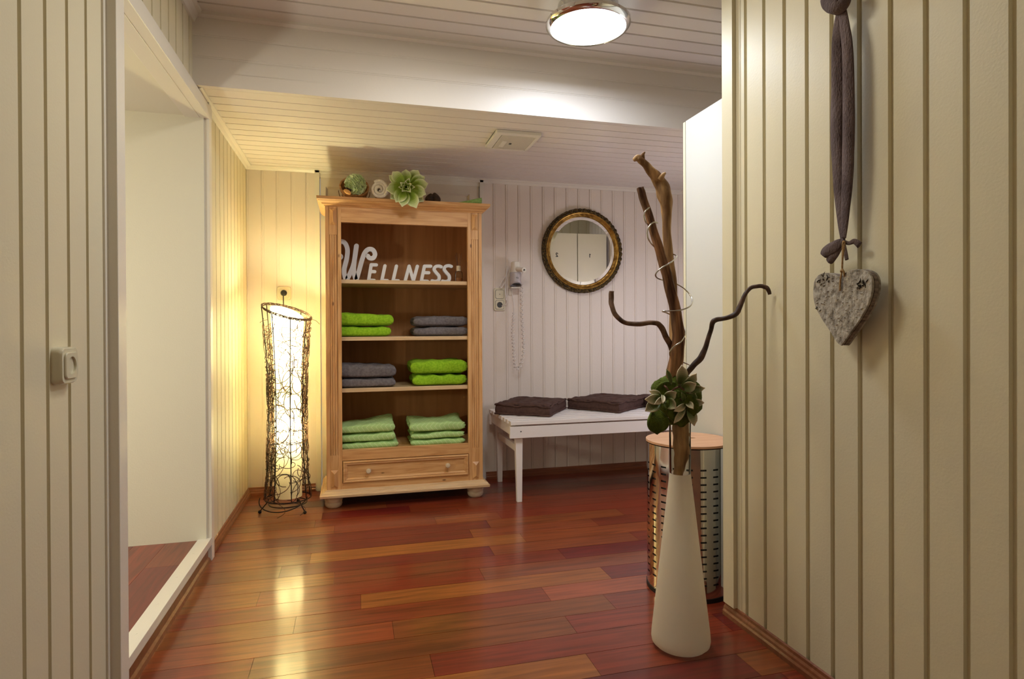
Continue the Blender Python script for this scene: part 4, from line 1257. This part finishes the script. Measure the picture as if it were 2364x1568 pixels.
# lid disc with an oval finger hole
hole = [(.030 * math.cos(2 * PI * k / n), .013 * math.sin(2 * PI * k / n)) for k in range(n)]
outer = [(R0 * math.cos(2 * PI * k / n), R0 * math.sin(2 * PI * k / n)) for k in range(n)]
dxh, dyh = .012, .020
hr = Matrix.Rotation(-.3, 2)
vs = []
for z in (HZ, HZ + .009): 
    vs += [(HX + a, HY + b, z) for a, b in outer]
    for a, b in hole:
        q = hr @ Vector((a, b)); vs.append((HX + dxh + q.x, HY + dyh + q.y, z))
fs = []
for k in range(n):
    j = (k + 1) % n
    fs += [(k, j, n + j, n + k), (2 * n + k, 3 * n + k, 3 * n + j, 2 * n + j), (k, 2 * n + k, 2 * n + j, j), (n + k, n + j, 3 * n + j, 3 * n + k)]
mb.add(vs, fs); mb.build('lid', M['lid'], t, bev=.0008)

# ------------------------------------------------------------------ glass vase
VX, VY, VD = .990, 1.682, 1.877
t = thing('floor_vase', 'tall floor vase, frosted cone below and clear glass neck above', 'vase', (VX, VY, 0))
MB().lathe([(0, .001), (.055, .001), (.078, .006), (.0885, .016), (.0905, .028), (.089, .05), (.0325, .545)], 96, (VX, VY, 0)).build('frosted_cone', M['frost'], t, smooth='all')
MB().lathe([(.0325, .546), (.0335, .72), (.0345, .735), (.0320, .735), (.0312, .72), (.0300, .546), (.0325, .546)], 64, (VX, VY, 0)).build('clear_neck', M['glass'], t, smooth='all')

def branch(pxs, m, name, label, group=None, k=6, dd=None, n=20, jit=.06, extra=None, crack=0):
    pts = smoothpath(pxs, k); P_ = []; R_ = []
    for q in pts:
        d = q[3] if len(q) > 3 else VD
        P_.append(at_d(q[0], q[1], d)); R_.append(q[2] * d / F_PX)
    mb = MB(); mb.tube(P_, R_, n, jitter=jit)
    m_ = len(P_)
    for i in range(m_):                                   # weathered ridges and, where asked, one long crack facing the room
        c_ = P_[i]
        for k_ in range(n):
            p = V3(mb.v[i * n + k_]); d = p - c_
            g = 1 + .10 * noise.noise(V3((math.cos(2 * PI * k_ / n) * 2.2, math.sin(2 * PI * k_ / n) * 2.2, i * .06 + len(pxs))))
            if crack and d.length > 0:
                f = (d.normalized()).dot(-_f)
                if f > .88 : g *= 1 - crack * (f - .88) / .12
            mb.v[i * n + k_] = tuple(c_ + d * g)
    if extra: extra(mb)
    o = mb.build(name, m, smooth='all'); tag(o, label, 'branch', group); return o
D = VD
def thorn(mb):
    mb.tube([at_d(1524, 415, D), at_d(1532, 402, D - .01), at_d(1537, 399, D - .012)], [.010, .006, .003], 8)
    mb.tube([at_d(1482, 368, D), at_d(1484, 356, D), at_d(1489, 351, D)], [.010, .006, .002], 8)
branch([(1463, 370, 4, D), (1473, 365, 8, D), (1488, 378, 8, D), (1505, 398, 11, D + .01), (1522, 420, 15, D + .02), (1533, 448, 17, D + .02), (1539, 480, 13, D + .02), (1539, 520, 10, D + .02),
        (1543, 580, 10, D + .02), (1551, 640, 10, D + .025), (1555, 700, 10, D + .028), (1558, 770, 12, D + .028), (1562, 850, 12, D + .025), (1566, 925, 15, D + .010), (1571, 975, 18, D), (1573, 1010, 19, D), (1574, 1045, 18, D), (1569, 1075, 13, D), (1566, 1100, 11, D), (1568, 1150, 9, D), (1572, 1210, 6, D)],
       M['driftwood'], 'driftwood_branch', 'pale thick driftwood branch with a hooked tip, the tallest, standing in the clear vase neck', extra=thorn)
branch([(1478, 433, 8, D - .03), (1482, 450, 9, D - .03), (1497, 495, 9, D - .03), (1517, 560, 10, D - .03), (1534, 615, 11, D - .03), (1548, 670, 12, D - .03), (1562, 735, 13, D - .03), (1566, 790, 14, D - .03), (1559, 840, 16, D - .025),
        (1553, 885, 16, D - .02), (1560, 920, 12, D - .025), (1564, 950, 8, D - .02)],
       M['darkwood'], 'driftwood_branch', 'red-brown straight branch with a long crack, in front of the taller pale one', crack=.55)
branch([(1412, 672, 5.5, D - .05), (1411, 690, 6, D - .05), (1413, 708, 5.5, D - .06), (1424, 731, 5.5, D - .07), (1446, 746, 5, D - .07), (1476, 748, 5.5, D - .06), (1507, 745, 5.5, D - .05), (1524, 752, 6.5, D - .04), (1536, 775, 6.5, D - .03), (1549, 800, 6.5, D - .01),
        (1556, 825, 6, D + .04), (1570, 860, 6, D + .03), (1585, 900, 6, D + .02)], M['curlylight'], 'curly_twig', 'brown curly twig bending out to the left of the vase')
branch([(1777, 680, 4, 1.846), (1773, 668, 5, 1.846), (1764, 662, 5, 1.848), (1748, 661, 4.5, 1.85), (1730, 667, 4.5, 1.85), (1717, 686, 5, 1.85), (1706, 713, 6, 1.85), (1694, 728, 6, 1.85), (1668, 736, 5, 1.86), (1648, 741, 6, 1.86), (1641, 762, 5, 1.87), (1630, 798, 5.5, 1.87), (1619, 824, 7, 1.87), (1600, 845, 6.5, 1.87), (1583, 868, 6, 1.87), (1575, 905, 6, 1.87)],
       M['curly'], 'curly_twig', 'dark curly twig reaching right to the boarded wall')
wp = [(1499, 479, -.045), (1489, 489, -.05), (1487, 503, -.05), (1494, 517, -.04), (1505, 519, .01), (1518, 515, -.04), (1507, 514, -.055), (1496, 528, -.06), (1495, 546, -.06), (1503, 562, -.05), (1514, 573, -.01), (1530, 582, .045), (1548, 586, .03), (1562, 591, -.01), (1550, 605, -.06), (1528, 618, -.065),
      (1514, 632, -.06), (1517, 642, -.04), (1534, 648, .0), (1556, 653, .045), (1580, 667, .03), (1597, 688, 0), (1594, 706, -.05), (1572, 716, -.06), (1545, 718, -.06), (1529, 719, -.05), (1540, 723, -.0), (1556, 732, .045), (1574, 748, .03), (1582, 768, -.02), (1573, 788, -.06), (1555, 801, -.06), (1546, 815, -.05), (1551, 828, .0), (1570, 834, .04), (1596, 844, .02)]
mb = MB(); mb.tube([at_d(a, b, D + d) for a, b, d in smoothpath(wp, 7)], .0022, 8)
o = mb.build('spiral_wire', M['wire'], smooth='all'); tag(o, 'silver wire spiralling around the tall branches', 'wire')

# moss felt and succulents round the vase mouth
arr = thing('flower_arrangement', 'bunch of green felt and cream-tipped succulents at the vase mouth', 'flower arrangement', at_d(1557, 925, D))
ac = at_d(1560, 920, D)
mb = MB()
def lob(d): return 1 + .16 * noise.noise(d * 2.3 + V3((3, 1, 5))) + .05 * noise.noise(d * 7)
def fn(a, b):
    th = 2 * PI * a; ph = PI * (.10 + .80 * b)
    d = V3((math.sin(ph) * math.cos(th), math.sin(ph) * math.sin(th), -math.cos(ph)))
    return ac + V3((d.x * .082, d.y * .075, d.z * .078)) * lob(d)
mb.grid(fn, 36, 24, closeu=True)
mb.build('moss_felt', M['felt'], arr, smooth='all')
def leaffelt(b, tp, w_, y):
    mb = MB(); petal(mb, at_d(*b, y), at_d(*tp, y - .01), w_ * .00136, -_f, .5, .15, n=14)
    mb.col = [None] * len(mb.col); mb.build('felt_leaf', M['felt'], arr, smooth='all', solid=.006)
leaffelt((1512, 940), (1517, 1003), 46, D - .085)
leaffelt((1560, 885), (1510, 915), 40, D - .07)
leaffelt((1575, 985), (1560, 900), 70, D - .085)
G2, T2 = (.15, .21, .06), (.74, .64, .47)
def sp(pet, name='succulent_leaf'):
    for (b, tp, w_, dz, fr, *rest) in pet:
        mb = MB()
        tw = rest[0] if rest else 0
        nrm = (-_f + _r2 * tw)
        petal(mb, at_d(*b, D - .095 + dz * .3), at_d(*tp, D - .12 + dz), w_ * .00136, nrm, .6, .12, G2, T2, fr, .1)
        mb.build(name, M['leaf'], arr, smooth='all', solid=.0022)
sp([((1568, 893), (1574, 842), 25, 0, .45), ((1570, 893), (1608, 862), 22, 0, .5, .3), ((1572, 897), (1608, 886), 24, -.01, .5), ((1574, 900), (1628, 896), 16, 0, .7), ((1550, 888), (1538, 852), 9, 0, .9),
    ((1528, 918), (1498, 902), 14, 0, .3, .4), ((1528, 920), (1488, 922), 22, -.01, .45), ((1527, 924), (1489, 950), 26, 0, .6, -.4), ((1530, 920), (1562, 905), 22, 0, .5), ((1530, 922), (1562, 944), 24, -.01, .6), ((1526, 918), (1510, 934), 12, -.03, .15), ((1527, 912), (1530, 932), 9, -.03, .1),
    ((1585, 930), (1601, 945), 14, -.02, .2), ((1583, 932), (1555, 950), 14, -.01, .1), ((1586, 934), (1603, 984), 20, 0, .55), ((1590, 928), (1626, 930), 16, 0, .45), ((1586, 930), (1604, 905), 22, .01, .8), ((1583, 930), (1555, 978), 14, 0, .4), ((1578, 930), (1574, 905), 10, 0, .9), ((1562, 960), (1542, 964), 8, .01, .4)])
mb = MB()
for a, b in (((1567, 893), (1590, 910)), ((1568, 893), (1548, 905)), ((1590, 932), (1595, 905)), ((1566, 918), (1580, 932)), ((1533, 890), (1545, 905))):
    mb.tube([at_d(*a, D - .10), at_d((a[0] + b[0]) / 2, (a[1] + b[1]) / 2 - 2, D - .11), at_d(*b, D - .10)], .0028, 6)
mb.build('stem', mat('pink brown stem', (.16, .07, .045), .6), arr, smooth='all')

# ------------------------------------------------------------------ heart on the right wall
XH = 1.204
hc = at_x(1946, 700, XH)
HT = [(623, 470), (700, 400), (800, 375), (900, 378), (990, 420), (1040, 500), (1050, 620), (1030, 740), (980, 880), (900, 1030), (800, 1180), (700, 1320), (625, 1425), (600, 1430), (540, 1370), (440, 1210), (340, 1060), (265, 920), (228, 780), (225, 650), (240, 540), (290, 460), (370, 425), (470, 430), (560, 470), (600, 520)]
def hp(q): p = at_x(1840 + q[0] / 6.032, 560 + q[1] / 6.032, XH); return (p.y, p.z)
out = smoothpath([tuple(map(float, q)) for q in HT + HT[:1]], 4)[:-1]
poly = [hp(q) for q in out]
heart = thing('birch_heart', 'grey birch bark heart hanging on the right wall', 'heart', (XH + .012, hc.y, .95))
def hslab(x0, x1, k, m, name, lab=None):
    cy_, cz_ = sum(p[0] for p in poly) / len(poly), sum(p[1] for p in poly) / len(poly)
    mb = MB(); mb.prism([(cy_ + (a - cy_) * k, cz_ + (b - cz_) * k) for a, b in poly], 'x', x0, x1)
    return mb.build(name, m, heart, bev=.0012, label=lab)
hslab(XH, XH + .006, 1, M['birch'], 'bark_layer'); hslab(XH + .006, XH + .0085, .975, M['dark'], 'layer_gap'); hslab(XH + .0085, XH + .020, .995, M['birchedge'], 'wood_layer'); hslab(XH + .020, XH + .026, 1.0, M['birch'], 'bark_layer')
# flakes of bark
mb = MB(); rnd = random.Random(5)
def inside(y, z):
    c_ = False; j = len(poly) - 1
    for i in range(len(poly)):
        (a, b), (a2, b2) = poly[i], poly[j]
        if (b > z) != (b2 > z) and y < (a2 - a) * (z - b) / (b2 - b) + a: c_ = not c_
        j = i
    return c_
n_ = 0
while n_ < 150:
    y = rnd.uniform(1.14, 1.38); z = rnd.uniform(.95, 1.15)
    if not inside(y, z) or not inside(y + .008, z) or not inside(y - .008, z): continue
    n_ += 1; a = rnd.uniform(-.4, .9); L = rnd.uniform(.002, .006); W = rnd.uniform(.0008, .002)
    d = V3((0, math.cos(a), math.sin(a))); e = V3((0, -math.sin(a), math.cos(a))); p = V3((XH + .0005, y, z)); t_ = V3((-rnd.uniform(.0012, .003), 0, 0))
    mb.add([p - d * L, p + e * W, p + d * L, p - e * W, p + t_ - d * L * .4, p + t_ + d * L * .4], [(0, 4, 1), (1, 4, 5, 2), (2, 5, 3), (3, 5, 4, 0)])
mb.build('bark_flakes', M['birch'], heart)
mb = MB()
for cx_, cz_, s in ((370, 520, 90), (900, 590, 75), (290, 920, 40)):
    for k in range(16 if s > 50 else 5):
        q = hp((cx_ + rnd.uniform(-s, s), cz_ + rnd.uniform(-s, s)))
        if not inside(*q): continue
        a = rnd.uniform(0, PI); L = rnd.uniform(.004, .010); W = rnd.uniform(.001, .0022)
        d = V3((0, math.cos(a), math.sin(a))); e = V3((0, -math.sin(a), math.cos(a))); p = V3((XH + .0005, q[0], q[1])); t_ = V3((-rnd.uniform(.002, .004), 0, 0))
        mb.add([p - d * L, p + e * W, p + d * L, p - e * W, p + t_ - d * L * .4, p + t_ + d * L * .4], [(0, 4, 1), (1, 4, 5, 2), (2, 5, 3), (3, 5, 4, 0)])
mb.build('dark_knot', noisy('dark bark knot', (.02, .016, .013), (.09, .075, .06), 60, .9, .6, .003), heart, label='dark knots in the bark')
mb = MB()
def HX_(u, v, x=XH - .004): return tuple(at_x(u, v, x))
mb.tube(smoothpath([HX_(1939, 672), HX_(1940, 650), HX_(1944, 622), HX_(1945, 590), HX_(1946, 560)], 5), .0022, 8)
mb.tube(smoothpath([HX_(1950, 640, XH + .002), HX_(1948, 628), HX_(1944, 618), HX_(1946, 590), HX_(1950, 562)], 5), .0022, 8)
mb.sphere(HX_(1943, 626), .0042, 12, 8); mb.sphere(HX_(1948, 560), (.004, .004, .005), 12, 8)
mb.build('twine', M['rope'], heart, smooth='all')
# felt ribbon
rib = thing('felt_ribbon', 'knotted brown felt ribbon that the birch heart hangs from', 'ribbon', HX_(1945, 560, 1.225))
def felt(path, name='strand', flat=.45, n=16, x=1.222):
    pts = smoothpath(path, 8); P_ = [at_x(a, b, x + c_) for a, b, r, c_ in pts]; R_ = [r for a, b, r, c_ in pts]
    mb = MB(); mb.v = []; m = len(P_); vs = []; fs = []
    for i, p in enumerate(P_):
        t_ = (P_[min(i + 1, m - 1)] - P_[max(i - 1, 0)]).normalized(); sd = V3((-1, 0, 0)).cross(t_).normalized(); on = V3((-1, 0, 0))
        for k in range(n):
            a = 2 * PI * k / n; rr_ = R_[i] * (1 + .10 * math.sin(a * 3 + i * .13) + .05 * noise.noise(V3((a, i * .2, 3))))
            vs.append(p + sd * (math.cos(a) * rr_) + on * (math.sin(a) * rr_ * flat))
    for i in range(m - 1):
        for k in range(n): fs.append((i * n + k, i * n + (k + 1) % n, (i + 1) * n + (k + 1) % n, (i + 1) * n + k))
    fs += [tuple(range(n))[::-1], tuple(range((m - 1) * n, m * n))]
    mb.add(vs, fs); return mb.build(name, M['feltbrown'], rib, smooth='all')
felt([(1939, 25, .010, -.006), (1934, 60, .013, 0), (1931, 110, .016, 0), (1932, 200, .019, 0), (1932, 300, .020, 0), (1935, 400, .016, 0), (1940, 480, .013, 0), (1945, 540, .009, 0), (1947, 562, .005, 0)])
felt([(1945, 20, .011, -.004), (1950, 60, .014, -.002), (1956, 120, .016, -.003), (1958, 250, .018, -.003), (1958, 350, .018, -.003), (1956, 430, .016, -.002), (1952, 500, .012, -.002), (1948, 550, .007, -.001)])
felt([(1948, 554, .006, -.004), (1938, 560, .011, -.010), (1926, 568, .015, -.014), (1913, 577, .016, -.014), (1902, 586, .014, -.010), (1899, 590, .006, -.010)], 'bow_end', .35)
felt([(1948, 556, .005, -.002), (1940, 566, .010, -.006), (1931, 578, .013, -.008), (1921, 592, .014, -.008), (1914, 603, .012, -.006), (1912, 606, .004, -.006)], 'bow_end', .4)
felt([(1946, 556, .005, -.002), (1950, 575, .006, -.004), (1955, 600, .005, -.004)], 'bow_end', .6)
felt([(1948, 558, .005, 0), (1960, 562, .005, .004), (1972, 558, .007, .008), (1984, 566, .009, .012)], 'bow_end', .5)
felt([(1903, -5, .012, -.004), (1916, 6, .021, -.012), (1932, 14, .022, -.018), (1946, 6, .018, -.016), (1955, -12, .014, -.008)], 'knot', .8)
felt([(1910, -30, .014, -.0), (1930, -25, .020, -.006), (1945, -30, .016, -.004), (1940, -80, .016, 0), (1940, -200, .016, 0)], 'strand', .5)
